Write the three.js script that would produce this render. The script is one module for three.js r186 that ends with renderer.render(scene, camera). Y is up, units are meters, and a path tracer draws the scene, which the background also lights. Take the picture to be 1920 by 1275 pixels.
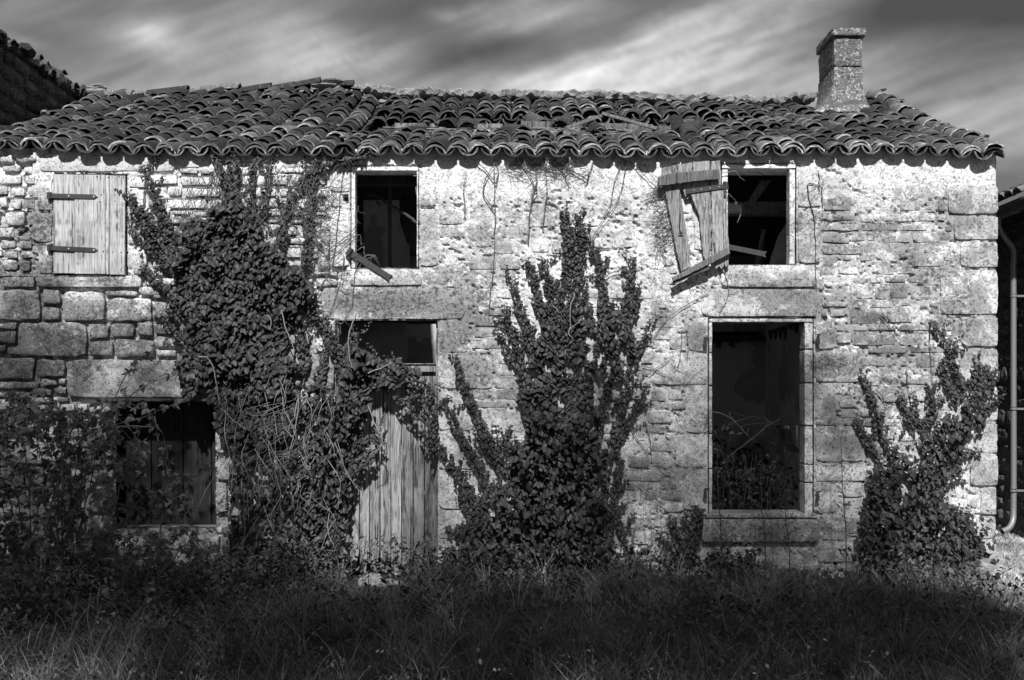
import * as THREE from 'three';
import { mergeGeometries } from 'three/addons/utils/BufferGeometryUtils.js';

// ---------------------------------------------------------------- camera, sky, sun, exposure
const scene = new THREE.Scene();
const EYE = 1.63;
const camera = new THREE.PerspectiveCamera(2 * Math.atan(637.5 / 2000) * 180 / Math.PI, 1920 / 1275, 0.05, 3000);
camera.position.set(0, EYE, 10);
camera.lookAt(0, EYE, 0);
camera.setViewOffset(1920, 1275, 0, -127.5, 1920, 1275);        // rising lens: verticals stay upright
camera.updateProjectionMatrix();
scene.add(camera);
const renderer = new THREE.WebGLRenderer({ antialias: true });
renderer.toneMapping = THREE.LinearToneMapping;
renderer.toneMappingExposure = 1.5;
renderer.shadowMap.enabled = true;
const SUN = new THREE.Vector3(-0.045, 0.743, 0.667).normalize();
const sun = new THREE.DirectionalLight(new THREE.Color(1, 1, 1), 4.4);
sun.position.copy(SUN).multiplyScalar(40); sun.castShadow = true; sun.shadow.radius = 3.2;
sun.shadow.mapSize.set(4096, 4096);
Object.assign(sun.shadow.camera, { left: -14, right: 14, top: 14, bottom: -14, near: 1, far: 90 });
scene.add(sun, sun.target);

// ---------------------------------------------------------------- random numbers and noise
function rng(a) { return () => { a |= 0; a = a + 0x6D2B79F5 | 0; let t = Math.imul(a ^ a >>> 15, 1 | a); t = t + Math.imul(t ^ t >>> 7, 61 | t) ^ t; return ((t ^ t >>> 14) >>> 0) / 4294967296; }; }
let R = rng(7);
const U = (a, b) => a + (b - a) * R();
const HT = new Float32Array(65536); { const h = rng(991); for (let i = 0; i < 65536; i++) HT[i] = h(); }
function vn(x, y) {                                               // value noise, 0..1
  const i = Math.floor(x), j = Math.floor(y); let f = x - i, g = y - j;
  f = f * f * (3 - 2 * f); g = g * g * (3 - 2 * g);
  const a = (i & 255) | ((j & 255) << 8), b = ((i + 1) & 255) | ((j & 255) << 8), c = (i & 255) | (((j + 1) & 255) << 8), d = ((i + 1) & 255) | (((j + 1) & 255) << 8);
  return (HT[a] * (1 - f) + HT[b] * f) * (1 - g) + (HT[c] * (1 - f) + HT[d] * f) * g;
}
function fbm(x, y, o = 4) { let s = 0, a = 0.5, n = 0; for (let k = 0; k < o; k++) { s += a * vn(x, y); n += a; a *= 0.5; x = x * 2.03 + 17.3; y = y * 2.03 + 5.7; } return s / n; }
const clamp = (x, a, b) => x < a ? a : x > b ? b : x;
const sst = (a, b, x) => { const t = clamp((x - a) / (b - a), 0, 1); return t * t * (3 - 2 * t); };
const mix = (a, b, t) => a + (b - a) * t;
function lut(tab, x) { if (x <= tab[0][0]) return tab[0][1]; for (let i = 1; i < tab.length; i++) if (x <= tab[i][0]) return mix(tab[i - 1][1], tab[i][1], (x - tab[i - 1][0]) / (tab[i][0] - tab[i - 1][0])); return tab[tab.length - 1][1]; }
const s2l = (v) => Math.pow(v / 255, 2.2);

// ---------------------------------------------------------------- the sky: thin cirrus, drawn as a monochrome photograph shows it
{
  const w = 2048, h = 1024, d = new Float32Array(w * h * 4);
  const puffs = [ // direction (x / -z, y / -z) x 2000 about the horizon point, radii, turn, strength
    [-670, 695, 80, 30, -0.1, 0.26], [-370, 668, 130, 60, -0.25, 0.20], [-340, 620, 110, 60, 0.5, 0.08], [60, 745, 120, 40, 0.1, 0.16],
    [180, 640, 330, 44, 0.36, 0.24], [420, 655, 200, 30, 0.4, 0.08], [250, 590, 260, 30, 0.12, 0.12], [420, 700, 260, 60, 0.42, 0.16], [60, 590, 260, 50, 0.22, 0.12], [380, 620, 280, 60, 0.2, 0.06], [700, 600, 260, 40, 0.15, 0.10], [780, 500, 250, 40, 0.2, 0.10],
    [-930, 690, 60, 14, -0.25, 0.07], [-120, 735, 40, 14, 0, 0.06], [-640, 600, 400, 60, 0.05, 0.08], [640, 640, 130, 26, 0.35, 0.07], [860, 565, 170, 22, 0.3, 0.08],
    [-60, 668, 150, 22, 0.3, -0.07], [-200, 740, 180, 30, 0.2, -0.03], [620, 735, 260, 50, 0.3, -0.05], [880, 640, 140, 50, 0.3, -0.06],
  ];
  for (let j = 0; j < h; j++) for (let i = 0; i < w; i++) {
    const th = (i + 0.5) / w * 2 * Math.PI, el = ((j + 0.5) / h - 0.5) * Math.PI;
    const x = Math.cos(th) * Math.cos(el), y = Math.sin(el), z = Math.sin(th) * Math.cos(el);   // three: u = atan2(z, x) / 2pi + 0.5
    const X = -x, Z = -z;
    let L;
    const yy = Math.max(y, 0);
    const px = X / (yy + 0.22), pz = Z / (yy + 0.22);
    const a = px * 0.86 + pz * 0.5, b = -px * 0.5 + pz * 0.86;
    const wob = fbm(px * 1.1 + 9, pz * 1.1 + 3, 3);
    const st = fbm(a * 1.3 + wob * 2 + 11, b * 3.9 + wob * 1.4, 5);
    const front = sst(0.1, -0.5, Z), base = mix(0.36, 0.15, sst(0.03, 0.36, y));
    L = base + mix(0.46, 0.2, front) * Math.pow(sst(0.38, 0.86, st), 1.2);
    if (Z < -0.2) {
      const u = X / -Z * 2000, v = y / -Z * 2000;
      const wu = u + (fbm(u / 90, v / 60, 4) - 0.5) * 60, wv = v + (fbm(u / 90 + 40, v / 60 + 9, 4) - 0.5) * 36;
      for (const [cu, cv, ru, rv, t, s] of puffs) {
        const c = Math.cos(t), sn = Math.sin(t), du = wu - cu, dv = wv - cv;
        const e = ((du * c + dv * sn) / ru) ** 2 + ((-du * sn + dv * c) / rv) ** 2;
        if (e < 9) L += 1.3 * s * Math.exp(-e * 0.9) * (0.5 + 0.55 * fbm(u / 70 + v / 200, v / 26 - u / 70, 4) + 0.55 * sst(0.25, 0.8, fbm((u - v * 0.5) / 120 + fbm(u / 40, v / 40) * 1.2, (v - u * 0.36) / 24 + fbm(u / 60, v / 30, 3) * 1.5, 5)));
      }
      L -= 0.09 * sst(350, 900, u) * (1 - 0.5 * sst(0.4, 0.7, st)); L *= 1 + 0.75 * (fbm((u - v * 0.45) / 85 + 3, (v - u * 0.34) / 11 + 8, 4) - 0.5) * sst(0.1, 0.3, L); L = Math.max(L, 0.085);
    }
    L = Math.max(L, 0.05);
    if (y < 0) L = mix(L, 0.06, sst(0, -0.05, y));
    L /= 1.5;
    const o = (j * w + i) * 4; d[o] = d[o + 1] = d[o + 2] = L; d[o + 3] = 1;
  }
  const t = new THREE.DataTexture(d, w, h, THREE.RGBAFormat, THREE.FloatType);
  t.mapping = THREE.EquirectangularReflectionMapping; t.magFilter = t.minFilter = THREE.LinearFilter; t.wrapS = THREE.RepeatWrapping; t.needsUpdate = true;
  scene.background = t; scene.environment = t;
}

// ---------------------------------------------------------------- names, labels, small builders
const used = new Map();
function numbered(n) { const k = used.get(n) ?? 0; used.set(n, k + 1); return k ? n + '_' + String(k).padStart(3, '0') : n; }
function tag(o, label, category, group, kind) { if (label) o.userData.label = label; if (category) o.userData.category = category; if (group) o.userData.group = group; if (kind) o.userData.kind = kind; return o; }
function thing(name, label, category, pos = [0, 0, 0], group) { const g = new THREE.Group(); g.name = numbered(name); g.position.set(...pos); scene.add(g); return tag(g, label, category, group); }
function mesh(name, geo, m, parent = scene) {
  const o = new THREE.Mesh(Array.isArray(geo) ? mergeGeometries(geo.map(norm)) : geo, m);
  o.name = parent === scene ? numbered(name) : name; o.castShadow = o.receiveShadow = true; parent.add(o); return o;
}
function norm(g) {                                                  // same attributes everywhere so that geometries merge
  if (g.index) g = g.toNonIndexed();
  for (const k of Object.keys(g.attributes)) if (!['position', 'normal', 'uv', 'color'].includes(k)) g.deleteAttribute(k);
  const n = g.attributes.position.count;
  if (!g.attributes.normal) g.computeVertexNormals();
  if (!g.attributes.uv) g.setAttribute('uv', new THREE.BufferAttribute(new Float32Array(n * 2), 2));
  if (!g.attributes.color) g.setAttribute('color', new THREE.BufferAttribute(new Float32Array(n * 3).fill(1), 3));
  return g;
}
function tint(g, t) { const n = g.attributes.position.count; g.setAttribute('color', new THREE.BufferAttribute(new Float32Array(n * 3).fill(t), 3)); return g; }
function raw(pos, uv, idx, col) {
  const g = new THREE.BufferGeometry();
  g.setAttribute('position', new THREE.BufferAttribute(new Float32Array(pos), 3));
  if (uv) g.setAttribute('uv', new THREE.BufferAttribute(new Float32Array(uv), 2));
  if (col) g.setAttribute('color', new THREE.BufferAttribute(new Float32Array(col), 3));
  if (idx) g.setIndex(idx); g.computeVertexNormals(); return g;
}
const WX = (px) => (px - 960) / 200, WY = (py) => EYE + (765 - py) / 200;   // pixels of the photograph -> metres on the facade plane z = 0
const AT = (px, py, z) => [(px - 960) / 2000 * (10 - z), EYE + (765 - py) / 2000 * (10 - z), z];
function box(x0, x1, y0, y1, z0, z1) { const g = new THREE.BoxGeometry(x1 - x0, y1 - y0, z1 - z0); g.translate((x0 + x1) / 2, (y0 + y1) / 2, (z0 + z1) / 2); return boxuv(g); }
function boxuv(g) { const p = g.attributes.position, n = g.attributes.normal, u = g.attributes.uv; for (let i = 0; i < p.count; i++) { const ax = Math.abs(n.getX(i)), ay = Math.abs(n.getY(i)); if (ax > 0.5) u.setXY(i, p.getZ(i), p.getY(i)); else if (ay > 0.5) u.setXY(i, p.getX(i), p.getZ(i)); else u.setXY(i, p.getX(i), p.getY(i)); } return g; }
function poly(pts, z0, z1, bevel = 0.003) {                         // outline in metres, extruded from z0 to z1 with worn edges
  const s = new THREE.Shape(pts.map((p) => new THREE.Vector2(p[0], p[1])));
  const g = new THREE.ExtrudeGeometry(s, { depth: z1 - z0 - 2 * bevel, bevelEnabled: bevel > 0, bevelSize: bevel, bevelThickness: bevel, bevelOffset: -bevel, bevelSegments: 1 });
  g.translate(0, 0, z0 + bevel); return g;
}
function tube(pts, r0, r1, sides = 4, sub = 4, wob = 0) {           // tapered stem through points
  const c = new THREE.CatmullRomCurve3(pts.map((p) => new THREE.Vector3(...p))), n = Math.max(2, (pts.length - 1) * sub), P = [], I = [], UV = [];
  const t = new THREE.Vector3(), a = new THREE.Vector3(), b = new THREE.Vector3(), p = new THREE.Vector3();
  for (let i = 0; i <= n; i++) {
    c.getPoint(i / n, p); c.getTangent(i / n, t);
    if (wob && i && i < n) p.add(new THREE.Vector3(U(-wob, wob), U(-wob, wob), U(-wob, wob) * 0.5));
    a.set(0.3, 0.2, 1).cross(t).normalize(); b.crossVectors(t, a).normalize();
    const r = mix(r0, r1, i / n);
    for (let k = 0; k < sides; k++) { const th = k / sides * 2 * Math.PI, cx = Math.cos(th) * r, sx = Math.sin(th) * r; P.push(p.x + a.x * cx + b.x * sx, p.y + a.y * cx + b.y * sx, p.z + a.z * cx + b.z * sx); UV.push(k / sides * 0.1, i / n); }
  }
  for (let i = 0; i < n; i++) for (let k = 0; k < sides; k++) { const q = i * sides + k, q2 = i * sides + (k + 1) % sides; I.push(q, q2, q + sides, q2, q2 + sides, q + sides); }
  return raw(P, UV, I);
}

// ---------------------------------------------------------------- procedural textures and materials
function tex(w, h, f, srgb = true, rep = 1) {
  const d = new Uint8Array(w * h * 4);
  for (let j = 0; j < h; j++) for (let i = 0; i < w; i++) { const v = clamp(f(i, j), 0, 1), o = (j * w + i) * 4, q = Math.round(255 * (srgb ? Math.pow(v, 1 / 2.2) : v)); d[o] = d[o + 1] = d[o + 2] = q; d[o + 3] = 255; }
  const t = new THREE.DataTexture(d, w, h, THREE.RGBAFormat); t.magFilter = THREE.LinearFilter; t.minFilter = THREE.LinearFilter; t.wrapS = t.wrapT = THREE.MirroredRepeatWrapping;
  if (srgb) t.colorSpace = THREE.SRGBColorSpace; t.repeat.set(rep, rep); t.needsUpdate = true; return t;
}
const grey = (v) => new THREE.Color().setRGB(v, v, v);
function mat(v, o = {}) { return new THREE.MeshPhysicalMaterial({ color: grey(v), roughness: 0.9, specularIntensity: v < 0.2 || o.vertexColors ? 0.45 : 1, ...o }); }

// Facade texture: 200 texels per metre; stains, lichen and bare stone stand where they are on the wall.
const TX0 = -5.5, TY0 = -0.3;
const blots = [ // px, py, rx, ry, strength of dark lichen / stain
  [735, 570, 120, 26, 0.75], [870, 590, 45, 40, 0.7], [848, 645, 26, 20, 0.6], [660, 575, 40, 30, 0.35], [1480, 548, 75, 22, 0.65], [1520, 575, 50, 26, 0.5], [1590, 590, 60, 30, 0.45], [1637, 597, 30, 10, 0.95],
  [1575, 685, 50, 16, 0.75], [1600, 690, 60, 30, 0.3], [1555, 790, 40, 40, 0.35], [1590, 835, 50, 16, 0.7], [1580, 868, 50, 10, 0.4], [1600, 640, 60, 40, 0.45], [1680, 660, 90, 60, 0.45], [1640, 760, 60, 60, 0.45],
  [1790, 390, 60, 30, 0.45], [1700, 365, 70, 12, 0.4], [1720, 445, 90, 20, 0.4], [1650, 430, 30, 12, 0.6], [1710, 490, 30, 20, 0.7], [1760, 500, 60, 30, 0.45], [1700, 540, 60, 30, 0.4], [1780, 580, 40, 26, 0.5], [1830, 560, 30, 40, 0.4], [1510, 420, 30, 50, 0.35], [1560, 420, 40, 60, 0.4], [1780, 620, 60, 40, 0.4],
  [85, 395, 40, 30, 0.6], [70, 430, 34, 40, 0.55], [60, 510, 70, 26, 0.65], [90, 535, 40, 20, 0.7], [40, 570, 50, 34, 0.65], [95, 570, 30, 30, 0.6], [150, 580, 50, 26, 0.35], [240, 580, 50, 24, 0.4], [100, 640, 60, 30, 0.55], [30, 690, 60, 22, 0.85], [90, 730, 60, 14, 0.6], [20, 640, 40, 30, 0.6], [150, 690, 30, 20, 0.25], [310, 700, 50, 30, 0.4], [180, 525, 60, 8, 0.4], [300, 420, 40, 60, 0.3], [310, 590, 40, 40, 0.5],
  [900, 440, 40, 30, 0.3], [1000, 380, 60, 14, 0.3], [880, 520, 60, 30, 0.35], [1240, 600, 14, 22, 0.7], [1310, 630, 30, 26, 0.45], [1225, 640, 20, 12, 0.4], [1260, 720, 30, 10, 0.5], [1310, 790, 34, 20, 0.3], [870, 690, 40, 40, 0.5], [1180, 390, 30, 14, 0.25], [1100, 410, 120, 30, 0.2], [1430, 990, 110, 24, 0.75], [800, 380, 16, 10, 0.5], [560, 720, 60, 60, 0.4], [1420, 520, 60, 10, 0.3], [1200, 760, 60, 60, 0.25], [1290, 870, 50, 60, 0.2],
];
const inP = (p, x, y) => { let c = false; for (let i = 0, j = p.length - 1; i < p.length; j = i++) if ((p[i][1] > y) !== (p[j][1] > y) && x < (p[j][0] - p[i][0]) * (y - p[i][1]) / (p[j][1] - p[i][1]) + p[i][0]) c = !c; return c; };
const blotGrid = new Float32Array(256 * 128);
for (let j = 0; j < 128; j++) for (let i = 0; i < 256; i++) {
  const px = i * 8 - 140, py = 1151 - j * 8; let s = 0;
  for (const [cx, cy, rx, ry, k] of blots) { const e = ((px - cx) / rx) ** 2 + ((py - cy) / ry) ** 2; if (e < 6) s = Math.max(s, k * Math.exp(-e * 0.55)); }
  blotGrid[j * 256 + i] = s;
}
function gridAt(px, py) { const x = clamp((px + 140) / 8, 0, 254.9), y = clamp((1151 - py) / 8, 0, 126.9), i = x | 0, j = y | 0, f = x - i, g = y - j, q = j * 256 + i; return (blotGrid[q] * (1 - f) + blotGrid[q + 1] * f) * (1 - g) + (blotGrid[q + 256] * (1 - f) + blotGrid[q + 257] * f) * g; }
function wallTone(px, py) {
  const n1 = fbm(px / 110, py / 80, 4), n2 = fbm(px / 30 + 50, py / 26, 4), n3 = fbm(px / 9 + 7, py / 8 + 80, 3), n4 = vn(px / 2.3 + 31, py / 2.3), n5 = vn(px / 3.9 + 3, py / 3.7 + 90), n6 = vn(px / 1.2, py / 1.2);
  let v = 0.62 + 0.26 * (n1 - 0.5) + 0.20 * (n2 - 0.5) + 0.20 * (n3 - 0.5);
  v += 0.20 * sst(420, 310, py + 60 * (n2 - 0.5)) * sst(-50, 60, px);                // old whitewash that has lasted under the eaves
  const low = sst(520, 640, py + 80 * (n1 - 0.5));
  const left = sst(620, 420, px) * low; v *= 1 - 0.2 * left;                          // bare limestone, unlimed
  v *= 1 - 0.10 * low;
  const b = gridAt(px, py);
  const pat = 0.5 * n2 + 0.32 * n3 + 0.18 * n5;                                        // dark lichen with ragged outlines
  const cov = sst(0.56, 0.47, pat - 0.42 * b + 0.02 + 0.10 * (n1 - 0.5) - 0.05 * left) ;
  v *= mix(1, mix(0.80, 0.36, clamp(b * 1.3 + 0.25 * left, 0, 1)), 1 - sst(0.46, 0.56, pat + 0.13 - 0.56 * b - 0.05 * left));
  v *= 1 - 0.14 * cov * (0.4 + 0.6 * sst(330, 480, py)) * 0.8;
  const g2 = vn(px / 14 + 200, py / 12 + 33);
  if (n4 * 0.65 + n5 * 0.35 > 0.74 - 0.12 * g2) v *= mix(0.34, 0.6, n6);                             // pits and specks
  if (n6 > 0.82 && n2 > 0.44) v *= 0.55;
  { const r = Math.abs(fbm(px / 16 + 300, py / 12 + 60, 3) - 0.5); v *= 1 - 0.42 * sst(0.016, 0.004, r) * sst(0.42, 0.55, n1 + 0.2 * (n2 - 0.5)); }
  if (vn(px / 3.1 + 77, py / 3.1 + 11) > 0.90) v = mix(v, 0.68, 0.5);                   // pale lichen rosettes
  { const s = fbm(px / 6.5 + 400, py / 5 + 20, 2), s2 = fbm(px / 3.6 + 70, py / 3 + 220, 2), d = sst(0.35, 0.65, fbm(px / 50 + 12, py / 40 + 5, 3)) * (py < 370 && px > 60 ? 0.35 : px > 640 && b < 0.25 ? 0.55 : 1); v *= 1 - 0.55 * sst(0.60, 0.68, s) * d; v *= 1 - 0.6 * sst(0.66, 0.74, s2) * (0.3 + 0.7 * d); }
  v *= 0.92 + 0.16 * n6;
  return clamp(v, 0.06, 0.71);
}
const wallMap = tex(2048, 1024, (i, j) => wallTone(i - 140, 1151 - j));
const wallBump = tex(2048, 1024, (i, j) => 0.45 * fbm(i / 14, j / 12, 3) + 0.35 * fbm(i / 4.5 + 9, j / 4.5, 2) + 0.2 * vn(i / 1.6, j / 1.6), false);
const wallMat = new THREE.MeshStandardMaterial({ map: wallMap, bumpMap: wallBump, bumpScale: 0.008, roughness: 0.95, vertexColors: true });
const wuv = (x, y) => [(x - TX0) / 10.24, (y - TY0) / 5.12];
// Other textures (uv in metres)
const woodMap = tex(512, 512, (i, j) => { const w = 5 * (fbm(i / 60, j / 190, 3) - 0.5); const g = fbm(i / 5 + w, j / 120, 4), f = vn(i / 1.7 + w * 2, j / 60), k = fbm(i / 40 + 8, j / 90, 3); return 0.35 + 0.75 * (g - 0.2) * 0.8 + 0.25 * (f - 0.5) - 0.5 * sst(0.74, 0.86, vn(i / 2.6 + w, j / 150 + 7)) - 0.25 * sst(0.6, 0.75, k) + 0.12; }, true, 1.9);
const woodBump = tex(512, 512, (i, j) => { const w = 5 * (fbm(i / 60, j / 190, 3) - 0.5); return 0.6 * fbm(i / 5 + w, j / 120, 3) + 0.4 * vn(i / 1.7 + w * 2, j / 60); }, false, 1.9);
const peelMap = tex(512, 512, (i, j) => { const w = 4 * (fbm(i / 60, j / 190, 3) - 0.5); const g = fbm(i / 5 + w, j / 110, 4), k = fbm(i / 24 + 8, j / 90 + 3, 5); return mix(0.50 + 0.8 * (g - 0.5), 0.20, sst(0.56, 0.66, fbm(i / 9 + 8 + w * 0.5, j / 110 + 3, 5) * 0.8 + 0.2 * k + 0.3 * (g - 0.5))) * (1 - 0.6 * sst(0.68, 0.8, vn(i / 2.6 + w, j / 50))); }, true, 0.9);
const lichenMap = (s) => tex(256, 256, (i, j) => { const k = fbm(i / 22 + s, j / 22 + s * 3, 4), q = fbm(i / 7 + s, j / 7, 3); return 0.42 + 0.5 * (q - 0.5) + 0.22 * (fbm(i / 50 + s, j / 30, 3) - 0.5) + 0.9 * sst(0.60, 0.72, k * 0.7 + q * 0.3) * 0.8; }, true, 3.3);
const lich = [0, 31, 77].map(lichenMap);
const roughBump = tex(256, 256, (i, j) => 0.5 * fbm(i / 20, j / 20, 3) + 0.5 * fbm(i / 5, j / 5, 2), false, 3.3);
const soilMap = tex(512, 512, (i, j) => 0.4 + 0.9 * (fbm(i / 30, j / 30, 5) - 0.5) + 0.3 * (vn(i / 2, j / 2) - 0.5), true, 0.5);
const plasterMap = tex(512, 512, (i, j) => { const k = fbm(i / 120, j / 120, 5), q = fbm(i / 30 + 5, j / 60 + 9, 4); return 0.74 + 0.5 * (k - 0.5) - 0.35 * sst(0.5, 0.58, k + 0.2 * (q - 0.5)) + 0.25 * (q - 0.5); }, true, 0.45);
const M = {
  wood: mat(0.72, { map: woodMap, bumpMap: woodBump, bumpScale: 0.007, vertexColors: true }),
  peel: mat(0.62, { map: peelMap, bumpMap: woodBump, bumpScale: 0.005, vertexColors: true }),
  darkWood: mat(0.16, { map: woodMap, bumpMap: woodBump, bumpScale: 0.006, vertexColors: true }),
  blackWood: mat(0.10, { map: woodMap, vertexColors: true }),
  iron: mat(0.06, { roughness: 0.65, metalness: 0.3, bumpMap: roughBump, bumpScale: 0.002 }),
  nail: mat(0.55, { roughness: 0.5 }),
  tile: [0.052, 0.030, 0.095].map((v, i) => mat(v * 1.5, { map: lich[i], bumpMap: roughBump, bumpScale: 0.006, vertexColors: true, roughness: 0.95 })),
  tileLichen: mat(0.30, { map: lich[2], bumpMap: roughBump, bumpScale: 0.008, vertexColors: true }),
  stoneGrey: mat(0.55, { map: lich[1], bumpMap: roughBump, bumpScale: 0.012, vertexColors: true }),
  mortar: mat(0.8, { map: lich[0], bumpMap: roughBump, bumpScale: 0.015, vertexColors: true }),
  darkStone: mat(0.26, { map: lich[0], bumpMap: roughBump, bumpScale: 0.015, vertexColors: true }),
  plaster: mat(0.95, { map: plasterMap, vertexColors: true }),
  dirtyPlaster: mat(0.66, { map: plasterMap, vertexColors: true }),
  dark: mat(0.48, { map: soilMap }),
  zinc: mat(0.24, { roughness: 0.5, metalness: 0.35, bumpMap: roughBump, bumpScale: 0.001 }),
  soil: mat(0.07, { map: soilMap, vertexColors: true }),
  ivy: [0.019, 0.027, 0.014, 0.036].map((v) => mat(v, { roughness: 0.55, side: THREE.DoubleSide })),
  ivyAll: mat(0.95, { roughness: 0.5, side: THREE.DoubleSide, vertexColors: true }),
  leafAll: mat(0.95, { roughness: 0.7, side: THREE.DoubleSide, vertexColors: true }),
  bramble: [0.085, 0.06, 0.12].map((v) => mat(v, { roughness: 0.6, side: THREE.DoubleSide })),
  twig: mat(0.14), paleTwig: mat(0.25), darkTwig: mat(0.05), cane: mat(0.10),
};

// ================================================================ the house
R = rng(21);
const house = thing('stone_house', 'derelict two-storey limestone house with a sagging tiled roof, empty windows and ivy up its front', 'house');
// roof frame: eave height along the front, slope, ridge
const EAVE = [[-140, 274], [0, 278], [60, 279], [280, 290], [600, 291], [800, 289], [1000, 292], [1250, 294], [1450, 290], [1650, 287], [1760, 291], [1870, 299]];
const yEave = (x) => EYE + (765 - lut(EAVE, 960 + x * 201)) / 2000 * 9.93;
const SL = Math.atan(0.435), cA = Math.cos(SL), sA = Math.sin(SL), SLEN = 3.62;
const HUMP = [[-140, 184], [200, 174], [300, 174], [400, 172], [480, 170], [600, 166], [640, 167], [720, 186], [800, 192], [1000, 195], [1200, 200], [1400, 204], [1500, 197], [1630, 184], [1800, 178]];
const hump = (x) => (187 - lut(HUMP, 960 + x * 150)) / 150;
function roofP(x, s, n = 0) {
  const k = s / SLEN, sag = -0.05 * Math.sin(k * Math.PI) * (0.5 + vn(x * 0.8 + 4, 2)) + 0.03 * (vn(x * 1.3, s * 1.1 + 5) - 0.5);
  return new THREE.Vector3(x, yEave(x) * (1 - k) + (4.0) * k + s * sA + hump(x) * k * k + sag * Math.min(1, s) + n * cA, 0.035 - s * cA + n * sA);
}
const X0 = -5.3, X1 = 4.55;
// openings: px rectangles of the photograph on the facade plane
const OPEN = { stable: [212, 402, 753, 990], shutter: [100, 238, 325, 516], window: [657, 785, 309, 502], door: [628, 820, 600, 1100], gap: [1352, 1493, 306, 496], french: [1328, 1526, 595, 964], hole: [643, 653, 363, 376] };
const openM = Object.values(OPEN).map(([a, b, t, u]) => [WX(a), WX(b), WY(u), WY(t)]);

// ---- stones of the facade: those that show, at their places, then rubble in courses
const zones = (px, py) => {                                          // how far the joints are raked out: 0 rendered over, 1 open
  const n = fbm(px / 60 + 3, py / 60 + 8, 3);
  let j = 0.10 + 0.9 * sst(0.5, 0.8, n);
  j = Math.max(j, sst(640, 560, px) * sst(490, 545, py + 30 * (n - 0.5)));
  j = Math.max(j, 0.55 * sst(660, 600, px) * sst(300, 330, py));
  if (px > 786 && px < 1330 && py < 560) j *= 0.35;
  if (py < 350 && px > 620) j *= 0.1;
  if (px > 60 && px < 260 && py < 520) j *= 0.4;
  if (px > 650) j = Math.min(j, 0.44);
  return clamp(j, 0, 1);
};
const S = [];                                                         // [px0, px1, py0, py1, name, proud]
const add = (name, proud, list) => list.forEach((r) => S.push([...r, name, proud]));
add('stone', 0.004, [[-40, 75, 542, 601], [77, 112, 541, 572], [77, 111, 574, 602], [115, 197, 545, 603], [199, 285, 558, 603], [197, 257, 543, 557], [258, 302, 537, 554], [286, 330, 564, 598], [285, 311, 551, 562], [66, 113, 518, 538], [0, 64, 517, 540],
  [-30, 31, 604, 618], [-30, 30, 620, 645], [-20, 10, 646, 662], [11, 48, 648, 667], [32, 163, 604, 669], [165, 204, 605, 636], [205, 252, 604, 634], [254, 287, 602, 630], [288, 322, 606, 628], [167, 212, 638, 668], [213, 290, 635, 671], [292, 336, 630, 652], [292, 330, 654, 671],
  [-40, 64, 670, 712], [66, 122, 672, 708], [-40, 72, 714, 731], [74, 105, 710, 725], [107, 124, 709, 722], [-20, 58, 733, 746], [60, 96, 727, 744], [98, 125, 725, 740], [50, 104, 745, 756], [105, 127, 742, 756], [-30, 48, 748, 770],
  [40, 90, 758, 776], [92, 108, 758, 780], [110, 140, 757, 772], [142, 165, 757, 776], [166, 211, 757, 783], [13, 150, 822, 872], [-40, 11, 826, 872], [-40, 44, 876, 922], [46, 130, 876, 922], [132, 157, 878, 918]]);
add('jamb_stone', 0.003, [[160, 212, 786, 838], [164, 212, 842, 906], [158, 211, 910, 962], [162, 212, 966, 1010], [403, 432, 756, 800], [403, 424, 804, 850], [403, 436, 854, 900], [403, 426, 904, 960],
  [70, 99, 330, 395], [60, 99, 398, 455], [72, 99, 458, 514], [240, 276, 331, 352], [240, 270, 356, 392], [240, 285, 396, 458], [240, 276, 462, 505],
  [618, 656, 315, 360], [618, 642, 362, 388], [618, 656, 391, 500], [787, 818, 313, 387], [787, 820, 391, 500],
  [821, 879, 601, 661], [821, 925, 664, 729], [821, 890, 732, 807], [821, 893, 810, 880], [821, 912, 883, 955], [821, 862, 958, 1010], [821, 900, 1013, 1080], [590, 627, 601, 660], [570, 627, 663, 730], [592, 627, 733, 800], [580, 627, 803, 880], [596, 627, 883, 960], [584, 627, 963, 1050],
  [1290, 1327, 605, 659], [1224, 1327, 661, 722], [1284, 1327, 724, 812], [1266, 1327, 814, 877], [1280, 1327, 880, 956],
  [1528, 1565, 600, 655], [1528, 1620, 657, 717], [1528, 1568, 720, 798], [1528, 1622, 801, 866], [1528, 1625, 869, 903], [1528, 1572, 906, 963], [1495, 1540, 312, 388], [1495, 1540, 391, 494], [1300, 1350, 391, 470]]);
add('lintel', 0.004, [[72, 330, 292, 322], [123, 372, 673, 747], [602, 872, 538, 599], [1313, 1535, 541, 594]]);
add('sill', 0.008, [[76, 266, 518, 539], [655, 792, 504, 536], [1350, 1532, 498, 539]]);
add('quoin', 0.005, [[1777, 1872, 346, 402], [1788, 1872, 405, 450], [1800, 1872, 453, 502], [1762, 1872, 505, 590], [1802, 1872, 593, 650], [1788, 1872, 653, 720], [1802, 1872, 723, 790], [1832, 1871, 793, 850], [1818, 1872, 853, 911], [1838, 1869, 914, 965], [1830, 1868, 968, 1010], [1800, 1869, 1013, 1060]]);
const OCW = 560, OCH = 460, occ = new Uint8Array(OCW * OCH);          // cells of 4 px
const oc = (px, py) => { const i = ((px + 140) / 4) | 0, j = ((py - 250) / 2) | 0; return i < 0 || j < 0 || i >= OCW || j >= OCH ? -1 : j * OCW + i; };
function mark(r, v, shrink = 0) { for (let y = r[2] + shrink; y <= r[3] - shrink; y += 1) for (let x = r[0] + shrink; x <= r[1] - shrink; x += 2) { const q = oc(x, y); if (q >= 0) occ[q] = v; } }
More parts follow.
